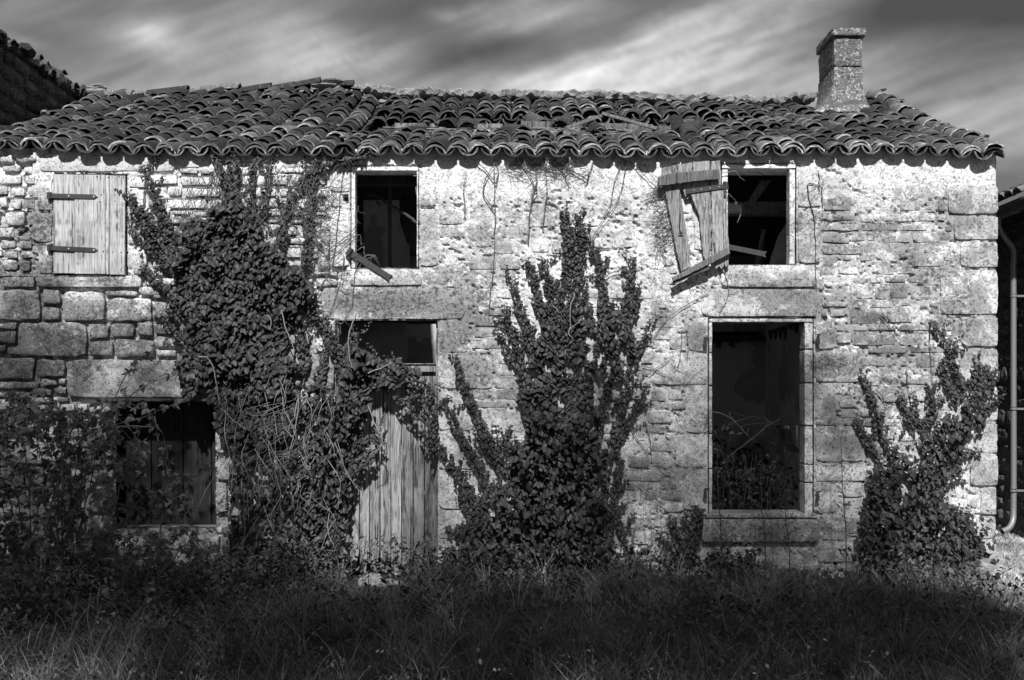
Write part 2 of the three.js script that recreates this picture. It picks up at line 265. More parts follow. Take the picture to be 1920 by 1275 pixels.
function free(r) { for (let y = r[2]; y <= r[3]; y += 2) for (let x = r[0]; x <= r[1]; x += 3) { const q = oc(x, y); if (q >= 0 && occ[q]) return false; } return true; }
for (const r of S) mark(r, 1);
for (const r of Object.values(OPEN)) mark([r[0] - 3, r[1] + 3, r[2] - 3, r[3] + 3], 3);
for (const [a, b, t, u, h0, h1, l0, l1, skip] of [
  [-140, 99, 288, 545, 17, 34, 20, 52, 0.05], [238, 628, 300, 545, 13, 26, 26, 78, 0.05], [-140, 214, 670, 1100, 20, 44, 30, 90, 0], [290, 628, 540, 1100, 18, 38, 30, 74, 0.05],
  [786, 1240, 395, 545, 16, 32, 26, 80, 0.45], [880, 1328, 545, 1100, 15, 32, 24, 78, 0.12], [1240, 1350, 480, 600, 16, 30, 26, 60, 0.3], [1535, 1862, 372, 1100, 14, 32, 22, 84, 0.14], [1313, 1545, 1018, 1100, 16, 30, 30, 80, 0.05]]) {
  for (let y = t; y < u - 8;) {
    const h = mix(h0, h1, Math.pow(R(), 1.5));
    for (let x = a + U(-10, 10); x < b - 8;) {
      let w = mix(l0, l1, Math.pow(R(), 1.4)), done = false;
      for (let k = 0; k < 4 && !done; k++, w *= 0.62) {
        if (w < 9) break;
        const dy = U(-2, 2), r = [x, Math.min(x + w, b + 6), y + dy, y + dy + h - U(2, 4)];
        if (h > 24 && R() < 0.25 && w < 40) r[3] = y + h * 0.48;
        if (r[1] - r[0] > 8 && free(r)) { if (R() > skip) { S.push([...r, 'stone', U(-0.012, 0.002) + 0.012 * zones((r[0] + r[1]) / 2, (r[2] + r[3]) / 2)]); mark(r, 1); } x = r[1] + U(2, 4.5); done = true; }
      }
      if (!done) x += 5;
    }
    y += h;
  }
}
occ.fill(0); for (const r of S) mark(r, 1, 2);
// ---- cracks: polylines in px, widened into real grooves of the wall
const cracks = [
  [[1548, 315], [1560, 320], [1575, 326], [1582, 338], [1590, 345], [1600, 352], [1612, 358], [1625, 364]], [[1535, 322], [1537, 350], [1536, 395], [1538, 420], [1542, 440], [1540, 470], [1541, 495], [1548, 510]],
  [[1495, 380], [1510, 385], [1535, 383]], [[1605, 400], [1604, 430], [1612, 450], [1605, 468], [1618, 482]], [[1622, 480], [1622, 508], [1615, 520], [1618, 540]], [[1546, 500], [1572, 499]],
  [[1736, 472], [1740, 515]], [[1565, 596], [1590, 590], [1610, 588], [1612, 610], [1620, 625]], [[1560, 625], [1590, 640], [1610, 650], [1625, 655]], [[1618, 600], [1648, 602]], [[1643, 620], [1644, 650], [1648, 690]], [[1620, 650], [1618, 690], [1625, 720]],
  [[1568, 720], [1570, 740], [1566, 770], [1580, 790]], [[1626, 830], [1628, 880], [1624, 905]], [[1573, 905], [1573, 960]],
  [[786, 388], [812, 388], [818, 372]], [[787, 316], [815, 314]], [[866, 413], [920, 412]], [[852, 600], [880, 640], [876, 655]], [[1250, 800], [1255, 850], [1240, 880]], [[1280, 740], [1276, 790], [1262, 812], [1235, 800], [1252, 770], [1240, 745]],
  [[1225, 690], [1226, 722]], [[1200, 805], [1240, 830]], [[1180, 860], [1210, 872], [1245, 868]], [[1195, 905], [1250, 915]], [[1170, 1010], [1230, 990], [1262, 1012]], [[0, 314], [40, 312]], [[660, 312], [790, 311]], [[1366, 310], [1500, 306]],
  [[100, 324], [238, 325]], [[330, 372], [400, 366]], [[300, 415], [420, 408]], [[340, 340], [400, 335]], [[610, 390], [655, 391]], [[1090, 410], [1180, 404]], [[1120, 470], [1190, 462]], [[900, 480], [960, 470]], [[1030, 360], [1060, 352]], [[1180, 640], [1225, 652]],
];
const crk = new Float32Array(OCW * 2 * OCH);                            // cells of 2 px
for (const c of cracks) for (let i = 1; i < c.length; i++) { const n = Math.ceil(Math.hypot(c[i][0] - c[i - 1][0], c[i][1] - c[i - 1][1])); for (let k = 0; k <= n; k++) { const x = mix(c[i - 1][0], c[i][0], k / n) + (vn(k / 5 + i * 9, 4) - 0.5) * 7, y = mix(c[i - 1][1], c[i][1], k / n) + (vn(k / 5, i * 7) - 0.5) * 6; const a = ((x + 140) / 2) | 0, b = ((y - 250) / 2) | 0; if (a > 0 && b > 0 && a < OCW * 2 - 1 && b < OCH - 1) { crk[b * OCW * 2 + a] = 1; } } }

// ---- the wall: a relief of render and mortar, with real depth where joints are raked out
function wallH(px, py, X, Y) {
  const z = zones(px, py), q = oc(px, py);
  let h = -0.004 + 0.014 * (fbm(X * 3.1 + 4, Y * 3.1, 3) - 0.5) + 0.006 * (fbm(X * 14, Y * 14 + 6, 3) - 0.5);
  if (q >= 0 && occ[q] === 1) return z > 0.45 ? -0.055 : h - 0.004 - 0.01 * z;
  h -= 0.002 + 0.055 * Math.pow(clamp((z - 0.3) / 0.7, 0, 1), 1.3) * (0.6 + 0.7 * vn(px / 9, py / 9)) + (q >= 0 && !occ[q] && py > 370 && vn(px / 7 + 50, py / 4) > 0.80 ? 0.022 : 0);
  const a = ((px + 140) / 2) | 0, b = ((py - 250) / 2) | 0;
  if (a >= 0 && b >= 0 && a < OCW * 2 && b < OCH && crk[b * OCW * 2 + a]) h -= 0.022;
  return h;
}
const wall = (() => {
  const st = 0.0125, xs = [], ys = [];
  for (let x = X0; x <= X1 + 1e-6; x += st) xs.push(x);
  for (let y = -0.12; y <= 4.08; y += st) ys.push(y);
  const snap = (arr, v) => { let b = 0; for (let i = 1; i < arr.length; i++) if (Math.abs(arr[i] - v) < Math.abs(arr[b] - v)) b = i; arr[b] = v; };
  for (const [a, b, c, d] of openM) { snap(xs, a); snap(xs, b); snap(ys, c); snap(ys, d); }
  const nx = xs.length, ny = ys.length, P = [], UV = [], C = [], I = [];
  for (let j = 0; j < ny; j++) for (let i = 0; i < nx; i++) {
    const x = xs[i], y = Math.min(ys[j], yEave(x) + 0.075), px = 960 + 200 * x, py = 765 - 200 * (y - EYE);
    const ex = x > 4.5 ? -0.02 * (x - 4.5) / 0.05 : 0;
    P.push(x + (i === nx - 1 ? 0.012 * (fbm(y * 5, 3, 3) - 0.5) : 0), y, wallH(px, py, x, y) + ex); UV.push(...wuv(x, y)); C.push(1, 1, 1);
  }
  const inO = (x, y) => openM.some(([a, b, c, d]) => x > a && x < b && y > c && y < d);
  const keep = new Uint8Array(nx * ny);
  for (let j = 0; j < ny - 1; j++) for (let i = 0; i < nx - 1; i++) keep[j * nx + i] = inO((xs[i] + xs[i + 1]) / 2, (ys[j] + ys[j + 1]) / 2) || ys[j] > yEave(xs[i]) + 0.08 ? 0 : 1;
  const back = (v) => { P.push(P[v * 3], P[v * 3 + 1], -0.09); UV.push(UV[v * 2] + 0.008, UV[v * 2 + 1] + 0.004); C.push(1, 1, 1); return P.length / 3 - 1; };
  const skirt = (a, b) => { const c = back(a), d = back(b); P.length; I.push(a, c, b, b, c, d); };
  for (let j = 0; j < ny - 1; j++) for (let i = 0; i < nx - 1; i++) {
    const q = j * nx + i; if (!keep[q]) continue;
    I.push(q, q + 1, q + nx, q + 1, q + nx + 1, q + nx);
    if (i && !keep[q - 1]) skirt(q, q + nx); if (!keep[q + 1] || i === nx - 2) skirt(q + nx + 1, q + 1);
    if (j && !keep[q - nx]) skirt(q + 1, q); if (!keep[q + nx]) skirt(q + nx, q + nx + 1);
  }
  const front = raw(P, UV, I, C);
  // body of the wall behind the relief, with the openings through it
  const sh = new THREE.Shape(); sh.moveTo(X0, -0.2); sh.lineTo(X1 - 0.01, -0.2); sh.lineTo(X1 - 0.01, 3.95); sh.lineTo(X0, 4.0); sh.closePath();
  for (const [a, b, c, d] of openM) { const p = new THREE.Path(); const e = b - a < 0.2 ? 0.01 : 0.14, t = b - a < 0.2 ? 0.01 : Math.min(0.05, 3.9 - d); p.moveTo(a - e, c - 0.0015); p.lineTo(a - e, d + t); p.lineTo(b + e, d + t); p.lineTo(b + e, c - 0.0015); p.closePath(); sh.holes.push(p); }
  const core = new THREE.ExtrudeGeometry(sh, { depth: 0.31, bevelEnabled: false }); core.translate(0, 0, -0.402);
  const cp = core.attributes.position, cu = core.attributes.uv; for (let i = 0; i < cp.count; i++) cu.setXY(i, ...wuv(cp.getX(i) + cp.getZ(i) * 0.7, cp.getY(i)));
  return mesh('wall', [front, core], wallMat, house);
})();
// ---- a block: uneven outline, rounded arrises, a dressed or broken face
function stoneGeo(x0, x1, y0, y1, zf, { rough = 0.008, round = 0.012, depth = 0.07, sq = 7, irr = 0.006, bulge = 0.004, tone = 1, seed = R() * 99 } = {}) {
  const w = x1 - x0, h = y1 - y0, nx = clamp(Math.round(w / 0.06), 2, 9) + 2, ny = clamp(Math.round(h / 0.05), 1, 6) + 2, P = [], UV = [], C = [], I = [];
  const cx = (x0 + x1) / 2, cy = (y0 + y1) / 2;
  const ex = clamp(2.6 * round / w, 0.02, 0.5), ey = clamp(2.6 * round / h, 0.02, 0.5), at = (i, n, e) => i === 0 ? -1 : i === n ? 1 : -1 + e + (2 - 2 * e) * (i - 1) / (n - 2);
  for (let j = 0; j <= ny; j++) for (let i = 0; i <= nx; i++) {
    let a = at(i, nx, ex), b = at(j, ny, ey); const m = Math.max(Math.abs(a), Math.abs(b)), e = Math.pow(Math.abs(a) ** sq + Math.abs(b) ** sq, 1 / sq) || 1, k = m / e;
    const edge = m > 0.999;
    let x = cx + a * k * w / 2, y = cy + b * k * h / 2;
    if (edge) { x -= a * irr * 1.6 * vn(seed + y * 17, 3); y -= b * irr * 1.6 * vn(seed + x * 15, 9); } else { x += (vn(seed + i * 3.3, j * 2.7) - 0.5) * 0.012; y += (vn(seed + i * 2.3, j * 3.7 + 9) - 0.5) * 0.01; }
    P.push(x, y, edge ? zf - round * (0.6 + 0.8 * vn(seed + x * 20, y * 20)) : zf + rough * (fbm(x * 16 + seed, y * 16, 3) - 0.5) * 2 + bulge * (1 - a * a) * (1 - b * b));
    UV.push(...wuv(x, y)); C.push(tone, tone, tone);
  }
  const q = (i, j) => j * (nx + 1) + i;
  for (let j = 0; j < ny; j++) for (let i = 0; i < nx; i++) I.push(q(i, j), q(i + 1, j), q(i, j + 1), q(i + 1, j), q(i + 1, j + 1), q(i, j + 1));
  const ring = []; for (let i = 0; i < nx; i++) ring.push(q(i, 0)); for (let j = 0; j < ny; j++) ring.push(q(nx, j)); for (let i = nx; i > 0; i--) ring.push(q(i, ny)); for (let j = ny; j > 0; j--) ring.push(q(0, j));
  const lip = P.length / 3; for (const v of ring) { P.push(P[v * 3], P[v * 3 + 1], P[v * 3 + 2]); UV.push(UV[v * 2], UV[v * 2 + 1]); C.push(tone, tone, tone); }
  const base = P.length / 3; for (const v of ring) { P.push(P[v * 3], P[v * 3 + 1], zf - depth); UV.push(UV[v * 2] + depth / 10.24, UV[v * 2 + 1] + 0.3 * depth / 5.12); C.push(tone, tone, tone); }
  for (let k = 0; k < ring.length; k++) { const n = (k + 1) % ring.length; I.push(lip + k, base + k, lip + n, lip + n, base + k, base + n); }
  return raw(P, UV, I, C);
}
R = rng(33);
{
  const rest = []; let n = 0;
  const by = S.slice().sort((a, b) => (b[4] !== 'stone') - (a[4] !== 'stone') || (b[1] - b[0]) * (b[3] - b[2]) - (a[1] - a[0]) * (a[3] - a[2]));
  for (const [a, b, t, u, name, proud] of by) {
    const z = zones((a + b) / 2, (t + u) / 2), ash = name !== 'stone';
    const g = stoneGeo(WX(a), Math.min(WX(b), 4.562), WY(u), WY(t), proud + (ash => ash ? U(-0.005, 0.005) : 0)(name !== 'stone'), ash && !(a < 240 && t > 540)
      ? { rough: 0.006, round: 0.006, sq: U(9, 16), irr: 0.014, bulge: 0.001, tone: U(0.80, 1.12) }
      : { rough: 0.006 + 0.004 * z, round: 0.003 + 0.011 * z, sq: U(6, 14), irr: 0.012, bulge: 0.001 + 0.003 * z, tone: U(0.62, 1.16) });
    if (name === 'stone' && ++n > 300) rest.push(g); else mesh(name, g, wallMat, wall);
  }
  if (rest.length) mesh('stones', rest, wallMat, wall).userData.kind = 'stuff';
}
// ---- dressed rebates round the openings (narrow bands of stone standing in the openings, a shadow gap behind them)
const band = (name, a, b, t, u, z0, z1, tone = 1) => { const g = stoneGeo(WX(a), WX(b), WY(u), WY(t), z1, { rough: 0.002, round: 0.004, sq: 26, irr: 0.003, bulge: 0, depth: z1 - z0, tone }); return mesh(name, g, wallMat, wall); };
band('window_frame', 658.5, 666, 312, 502, -0.12, -0.004, 1.15); band('window_frame', 781, 784.5, 320, 502, -0.12, -0.004, 1.1); band('window_frame', 658.5, 784.5, 312, 320, -0.14, 0.002, 1.2);
band('window_frame', 1480.5, 1491.5, 316, 496, -0.13, -0.006, 1.15); band('window_frame', 1353.5, 1365.5, 316, 496, -0.13, -0.006, 1.1); band('window_frame', 1353.5, 1491.5, 308, 316, -0.14, 0.004, 1.2);
for (const [t, u] of [[604, 654], [655.5, 717], [718.5, 797], [799, 870], [871.5, 904], [905.5, 963]]) band('door_frame', 1509, 1524.5, t, u, -0.19, -0.008, U(1, 1.15));
for (const [t, u] of [[604, 660], [661.5, 722], [723.5, 812], [813.5, 878], [879.5, 963]]) band('door_frame', 1329.5, 1336, t, u, -0.19, -0.008, U(1, 1.15));
band('door_frame', 1329.5, 1524.5, 597, 604, -0.19, 0.0, 1.12);
mesh('sill', stoneGeo(WX(1314), WX(1535), WY(1017), WY(972), 0.05, { rough: 0.006, round: 0.012, sq: 16, irr: 0.006, depth: 0.14, tone: 0.8 }), wallMat, wall);
mesh('sill', stoneGeo(WX(1322), WX(1533), WY(971.5), WY(962), 0.03, { rough: 0.004, round: 0.008, sq: 14, irr: 0.004, depth: 0.4, tone: 0.75 }), wallMat, wall);
mesh('lintel', poly([[WX(194), WY(753)], [WX(400), WY(753)], [WX(400), WY(748)], [WX(194), WY(747)]], -0.3, 0.045, 0.004), M.darkWood, wall);
// hinge pins left in the stone beside the tall opening, and the two cups at the windows
for (const [px, py] of [[1321, 642], [1321, 925], [1532, 636], [1531, 930]]) mesh('hinge_pin', [tube([[WX(px + 8), WY(py - 9), 0.0], [WX(px), WY(py - 9), 0.02], [WX(px), WY(py - 8), 0.03]], 0.005, 0.005, 5), new THREE.CylinderGeometry(0.011, 0.02, 0.085, 8).translate(WX(px), WY(py), 0.032)], M.iron, wall);
// ---- rooms behind the openings
const inside = (name, g, m) => mesh(name, g, m, house);
inside('ground_floor', box(X0, X1, 0.30, 0.42, -6.8, -0.403), M.dark);
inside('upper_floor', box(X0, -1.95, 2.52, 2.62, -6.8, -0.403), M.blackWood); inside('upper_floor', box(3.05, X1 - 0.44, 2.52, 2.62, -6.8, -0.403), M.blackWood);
inside('upper_floor', box(-1.949, 3.049, 2.52, 2.62, -1.3, -0.403), M.blackWood);       // rest of floor and unseen rear roof left open to let in sky light
inside('back_wall', box(X0, -1.0, -0.2, 4.05, -7.1, -6.8), M.dirtyPlaster); inside('back_wall', box(2.4, X1 - 0.44, -0.2, 4.05, -7.1, -6.8), M.dirtyPlaster); inside('back_wall', box(-1.0, 2.4, -0.2, 1.2, -7.1, -6.81), M.dirtyPlaster);  // unseen rear wall lowered in the middle, an added opening to brighten the room
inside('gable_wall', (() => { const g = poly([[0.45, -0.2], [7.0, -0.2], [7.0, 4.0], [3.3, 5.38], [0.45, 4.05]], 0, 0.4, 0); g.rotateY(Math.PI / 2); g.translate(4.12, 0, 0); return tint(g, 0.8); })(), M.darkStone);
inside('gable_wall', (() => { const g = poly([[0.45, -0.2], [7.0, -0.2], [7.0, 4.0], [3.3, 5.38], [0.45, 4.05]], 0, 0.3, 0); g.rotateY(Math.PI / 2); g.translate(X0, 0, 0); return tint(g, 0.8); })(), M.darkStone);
inside('room_wall', box(2.1, 3.3, 0.4, 2.8, -2.6, -2.42), M.dirtyPlaster);            // seen through the tall opening
inside('room_wall', box(2.95, 3.1, 0.4, 2.8, -2.42, -0.403), M.plaster);
inside('room_wall', box(-1.95, -1.1, 0.4, 2.75, -1.2, -1.1), M.plaster);             // behind the half-open doorway
inside('room_wall', box(-3.7, -1.95, 0.4, 2.52, -3.0, -2.9), M.dirtyPlaster);
inside('room_wall', (() => { const q = (px, py) => { const p = AT(px, py, -0.55); return [p[0], p[1]]; }; return poly([q(655, 520), q(748, 520), q(748, 430), q(741, 420), q(728, 380), q(727, 338), q(655, 338)], -1.64, -1.56, 0); })(), M.plaster);   // lath partition behind the upper window, torn on its right
inside('post', box(AT(728, 0, -0.9)[0], AT(733.5, 0, -0.9)[0], 2.62, 4.2, -0.95, -0.87), M.darkWood);
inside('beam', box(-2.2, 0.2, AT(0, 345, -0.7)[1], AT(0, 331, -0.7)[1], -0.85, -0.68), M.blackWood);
for (let k = 0; k < 4; k++) inside('board', box(AT(752, 0, -3.2)[0], -0.3, AT(0, 408 - k * 11, -3.2)[1], AT(0, 399 - k * 11, -3.2)[1], -3.24, -3.2 + 0.004 * k), M.darkWood);
inside('beam', box(1.6, 4.1, AT(0, 401, -1.7)[1], AT(0, 378, -1.7)[1], -1.86, -1.7), M.wood);
inside('beam', poly([AT(1400, 384, -1.45), AT(1408, 389, -1.45), AT(1447, 338, -1.45), AT(1428, 338, -1.45)].map((p) => [p[0], p[1]]), -1.55, -1.43, 0.006), M.wood);
inside('beam', poly([AT(1364, 396, -0.55), AT(1390, 397, -0.55), AT(1392, 384, -0.55), AT(1364, 382, -0.55)].map((p) => [p[0], p[1]]), -0.66, -0.52, 0.006), M.wood);
inside('beam', poly([AT(1417, 500, -1.9), AT(1424, 500, -1.9), AT(1436, 430, -1.9), AT(1430, 430, -1.9)].map((p) => [p[0], p[1]]), -1.96, -1.88, 0.004), M.wood);
inside('room_wall', poly([AT(1438, 540, -0.9), AT(1500, 540, -0.9), AT(1500, 400, -0.9), AT(1478, 415, -0.9), AT(1462, 440, -0.9), AT(1448, 480, -0.9)].map((p) => [p[0], p[1]]), -0.96, -0.88, 0), M.plaster);
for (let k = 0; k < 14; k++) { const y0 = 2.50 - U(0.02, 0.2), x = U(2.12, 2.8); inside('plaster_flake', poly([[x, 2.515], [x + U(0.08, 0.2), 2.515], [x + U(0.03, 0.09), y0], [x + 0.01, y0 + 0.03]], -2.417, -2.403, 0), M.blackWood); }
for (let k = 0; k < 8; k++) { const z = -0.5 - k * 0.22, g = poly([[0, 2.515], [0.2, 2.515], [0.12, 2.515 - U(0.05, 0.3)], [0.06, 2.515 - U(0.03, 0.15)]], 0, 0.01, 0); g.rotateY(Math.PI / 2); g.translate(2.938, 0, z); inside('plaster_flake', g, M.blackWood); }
inside('rail', box(2.1, 2.95, AT(0, 640, -2.4)[1], AT(0, 629, -2.4)[1], -2.42, -2.385), M.blackWood);
inside('corbel', (() => { const g = poly([[0, 0], [0.17, 0], [0.17, -0.03], [0.12, -0.06], [0.10, -0.2], [0.02, -0.28], [0, -0.28]], 0, 0.5, 0.004); g.rotateY(Math.PI); g.translate(2.952, AT(0, 798, -0.9)[1], -0.75); return g; })(), M.dark);
// ---- fastenings of lost shutters
function strap(name, pts, w, z0, tip, parent, label) {
  const [[ax, ay], [bx, by]] = pts, L = Math.hypot(bx - ax, by - ay), ang = Math.atan2(by - ay, bx - ax);
  const out = tip === 'point' ? [[0, -w], [L - 0.03, -w], [L, 0], [L - 0.03, w], [0, w]] : tip === 'fish' ? [[0, -w], [L - 0.02, -w], [L + 0.015, -w * 1.25], [L, 0], [L + 0.015, w * 1.25], [L - 0.02, w], [0, w]] : [[0, -w * 0.9], [L, -w], [L, w], [0, w * 0.9]];
  const g = poly(out, z0, z0 + 0.008, 0.0015); g.rotateZ(ang); g.translate(ax, ay, 0);
  const k = new THREE.CylinderGeometry(w * 0.95, w * 0.95, w * 2.7, 10); k.rotateZ(ang); k.translate(ax - Math.cos(ang) * w * 0.6, ay - Math.sin(ang) * w * 0.6, z0 + 0.004);
  const st = mesh(name, [g, k], M.iron, parent); if (label) st.userData.label = label;
  for (const f of [0.18, 0.45, 0.72, 0.92]) { const n = new THREE.SphereGeometry(0.0058, 6, 4); n.scale(1, 1, 0.6); n.translate(ax + (bx - ax) * f, ay + (by - ay) * f, z0 + 0.009); if (parent === house) mesh('nail', n, M.iron, st); }
  return st;
}
strap('strap_hinge', [[WX(659), WY(475)], [WX(731), WY(521)]], 0.028, 0.02, 'fish', house, 'bent strap hinge hanging from the left side of the upper window');
strap('strap_hinge', [[WX(1362), WY(460)], [WX(1437), WY(475)]], 0.024, -0.06, 'fish', house, 'strap hinge jutting into the empty upper window');
// ---- left shutter, closed
const plankM = (pts, z0, z1, m, parent, tone = 1, name = 'plank') => { const g = poly(pts, z0, z1, 0.003), u = g.attributes.uv, ox = R() * 9, oy = R() * 9; for (let i = 0; i < u.count; i++) u.setXY(i, u.getX(i) + ox, u.getY(i) + oy); return mesh(name, tint(g, tone), m, parent); };
const pw = (list) => list.map(([a, b]) => [WX(a), WY(b)]);
{
  const s = new THREE.Group(); s.name = 'shutter'; s.userData.label = 'closed shutter of weathered pale planks'; house.add(s);
  const zt = (px) => 0.004 + 0.022 * (px - 100) / 138;
  for (const [a, b, tp, bt] of [[101, 140.4, 327, 512.5], [141.2, 198.2, 328, 514], [199, 206, 329, 514.5], [207, 236.5, 330, 515.5]]) plankM(pw([[a, tp], [b, tp + 0.6], [b - (a > 190 ? 1.2 : 0), bt + 0.4], [a, bt]]), -0.03, zt(b) + U(-0.002, 0.002), M.wood, s, U(1.0, 1.16));
  plankM(pw([[103, 340], [235, 342], [235, 352], [103, 350]]), -0.06, -0.031, M.darkWood, s, 1, 'batten');
  for (const [y0, y1] of [[368, 370], [465.5, 470]]) {
    const st = strap('strap_hinge', [[WX(97), WY(y0)], [WX(185), WY(y1)]], 0.022, 0.018, 'point', s);
    st.add(new THREE.Mesh(box(WX(93), WX(98), WY(y0 + 7), WY(y0 - 7), 0, 0.022), M.iron)); st.children[0].name = 'hinge_plate'; st.children[0].castShadow = true;
    for (const px of [131, 178]) { const n = new THREE.SphereGeometry(0.0085, 7, 5); n.scale(1, 1, 0.5); n.translate(WX(px), WY(mix(y0, y1, (px - 97) / 88)), 0.028); mesh('nail', n, M.nail, st); }
  }
  for (const [px, py] of [[155, 332], [183, 332], [205, 333], [225, 332], [233, 333], [152, 404], [161, 404], [217, 366], [217, 378], [217, 398], [213, 474], [229, 474], [195, 472], [191, 366], [188, 379]]) { const n = new THREE.SphereGeometry(0.0065, 6, 4); n.scale(1, 1, 0.5); n.translate(WX(px), WY(py), zt(px) + 0.002); mesh('nail', n, M.iron, s); }
}
const rag = (pts, amp, step = 6) => { const o = []; pts.forEach((p, i) => { const q = pts[(i + 1) % pts.length], L = Math.hypot(q[0] - p[0], q[1] - p[1]), n = Math.max(1, Math.round(L / step)); for (let k = 0; k < n; k++) { const f = k / n; o.push([mix(p[0], q[0], f) + (k ? U(-amp, amp) : 0), mix(p[1], q[1], f) + (k ? U(-amp, amp) : 0)]); } }); return o; };
// ---- right shutter, open against the wall and falling apart
{
  const pwr = (l) => pw(rag(l, 0.8)), oldWood = mat(0.6, { map: woodMap, bumpMap: woodBump, bumpScale: 0.016, vertexColors: true }); const s = new THREE.Group(); s.name = 'broken_shutter'; s.userData.label = 'broken open shutter with gaps between its split planks'; house.add(s);
  plankM(pwr([[1239, 318], [1266, 312], [1270, 340], [1276, 380], [1284, 430], [1291, 470], [1294, 500], [1276, 511], [1266, 470], [1257, 420], [1248, 370], [1241, 340]]), 0.035, 0.062, oldWood, s, 0.82);
  plankM(pwr([[1268, 311], [1296, 307], [1297, 345], [1288, 358], [1284, 372], [1278, 352], [1271, 340]]), 0.033, 0.058, oldWood, s, 0.95);
  plankM(pwr([[1298, 306], [1329, 304], [1330, 360], [1332, 420], [1331, 470], [1327, 497], [1317, 482], [1312, 440], [1310, 408], [1303, 392], [1296, 372], [1290, 362], [1297, 350]]), 0.034, 0.06, oldWood, s, 1.0);
  plankM(pwr([[1330.5, 304], [1348, 302], [1350, 360], [1354, 430], [1354, 502], [1350, 506], [1346, 500], [1341, 506], [1336, 500], [1332, 503], [1333, 420]]), 0.036, 0.061, oldWood, s, 1.08);
  plankM(pwr([[1349, 349], [1360, 352], [1362, 430], [1365, 470], [1364, 498], [1359, 503], [1356, 496], [1355, 430], [1351.5, 380]]), 0.034, 0.06, oldWood, s, 0.95);
  for (const g of [[[1231, 336], [1250, 330], [1344, 321.5], [1345, 340], [1290, 346], [1232, 353]]]) plankM(pwr(g), 0.063, 0.11, M.darkWood, s, 1.4, 'batten');
  plankM(pwr([[1257, 523], [1363, 464], [1365, 478], [1330, 497], [1260, 530]]), 0.066, 0.105, M.darkWood, s, 1.7, 'batten');
  plankM(pwr([[1256, 533], [1262, 527], [1325, 498], [1327, 507], [1290, 522], [1259, 537]]), 0.064, 0.085, M.darkWood, s, 1.0, 'batten');
  for (let k = 0; k < 16; k++) { const y = U(365, 490), x = mix(1260, 1290, (y - 365) / 125) + (R() < 0.5 ? 0 : U(50, 66)), L = U(10, 34); plankM(pwr([[x, y], [x + U(1.2, 2.4), y + 2], [x + U(1.5, 3), y + L], [x + 1, y + L + 3]]), 0.058, 0.066 + U(0, 0.004), oldWood, s, U(0.5, 1.0), 'splinter'); }
  const st = strap('strap_hinge', [[WX(1356), WY(352)], [WX(1284), WY(362)]], 0.023, 0.064, 'flat', s);
  mesh('hinge_plate', box(WX(1354), WX(1358.5), WY(371), WY(343), 0.03, 0.078), M.iron, st);
  for (const f of [0.1, 0.35, 0.6, 0.8]) { const n = new THREE.SphereGeometry(0.006, 6, 4); n.translate(WX(mix(1352, 1286, f)), WY(mix(352.5, 361.7, f)), 0.073); mesh('nail', n, M.nail, st); }
  mesh('latch', [tube([[WX(1273), WY(404), 0.075], [WX(1273), WY(436), 0.08], [WX(1277), WY(440), 0.085], [WX(1269), WY(440), 0.08]], 0.006, 0.005, 5)], M.iron, s);
  mesh('latch', [tube([[WX(1336), WY(457), 0.07], [WX(1337), WY(476), 0.075]], 0.007, 0.004, 5)], M.iron, s);
}
// ---- the plank door under its open fanlight
{
  const d = new THREE.Group(); d.name = 'door'; d.userData.label = 'rotten plank door with peeling paint'; house.add(d);
  let k = 0;
  const xs = [631, 652, 671, 690.5, 710, 730.5, 751, 773, 794.5, 817];
  for (let i = 0; i < xs.length - 1; i++) { const t = 697 + U(-2, 2), b = 1078 + U(-14, 8), z = -0.10 + U(-0.004, 0.004); plankM(pw([[xs[i] + 0.4, t], [xs[i + 1] - 0.5, t], [xs[i + 1] - 0.5 - U(0, 1), b - 30], [mix(xs[i], xs[i + 1], 0.6), b + U(-4, 14)], [xs[i] + 0.4 + U(0, 1), b - U(0, 14)]]), z - 0.03, z, M.peel, d, U(0.8, 1.1)); k++; }
  plankM(pw([[632, 683], [816, 683], [816, 697], [632, 697]]), -0.15, -0.06, M.peel, d, 0.95, 'transom');
  plankM(pw([[632, 681], [816, 681], [816, 683], [632, 683]]), -0.15, -0.045, M.peel, d, 0.8, 'transom');
  plankM(pw([[634, 760], [815, 760], [815, 785], [634, 785]]), -0.17, -0.135, M.darkWood, d, 1, 'batten');
  plankM(pw([[634, 960], [815, 960], [815, 985], [634, 985]]), -0.17, -0.135, M.darkWood, d, 1, 'batten');
  mesh('door_frame', tint(box(WX(628.5), WX(633), WY(1090), WY(602), -0.2, -0.07), 0.8), M.peel, d); mesh('door_frame', tint(box(WX(816.5), WX(820), WY(1090), WY(602), -0.2, -0.07), 0.8), M.peel, d);
}
// boards standing in the dark opening below the left shutter
{ const d = new THREE.Group(); d.name = 'stable_door'; house.add(d); for (const [a, b] of [[214, 264], [265, 325], [326, 380], [381, 400]]) plankM(pw([[a, 756], [b - 1, 756], [b - 1, 990], [a, 990]]), -0.33, -0.30 + U(-0.003, 0.006), M.blackWood, d, 0.6); }

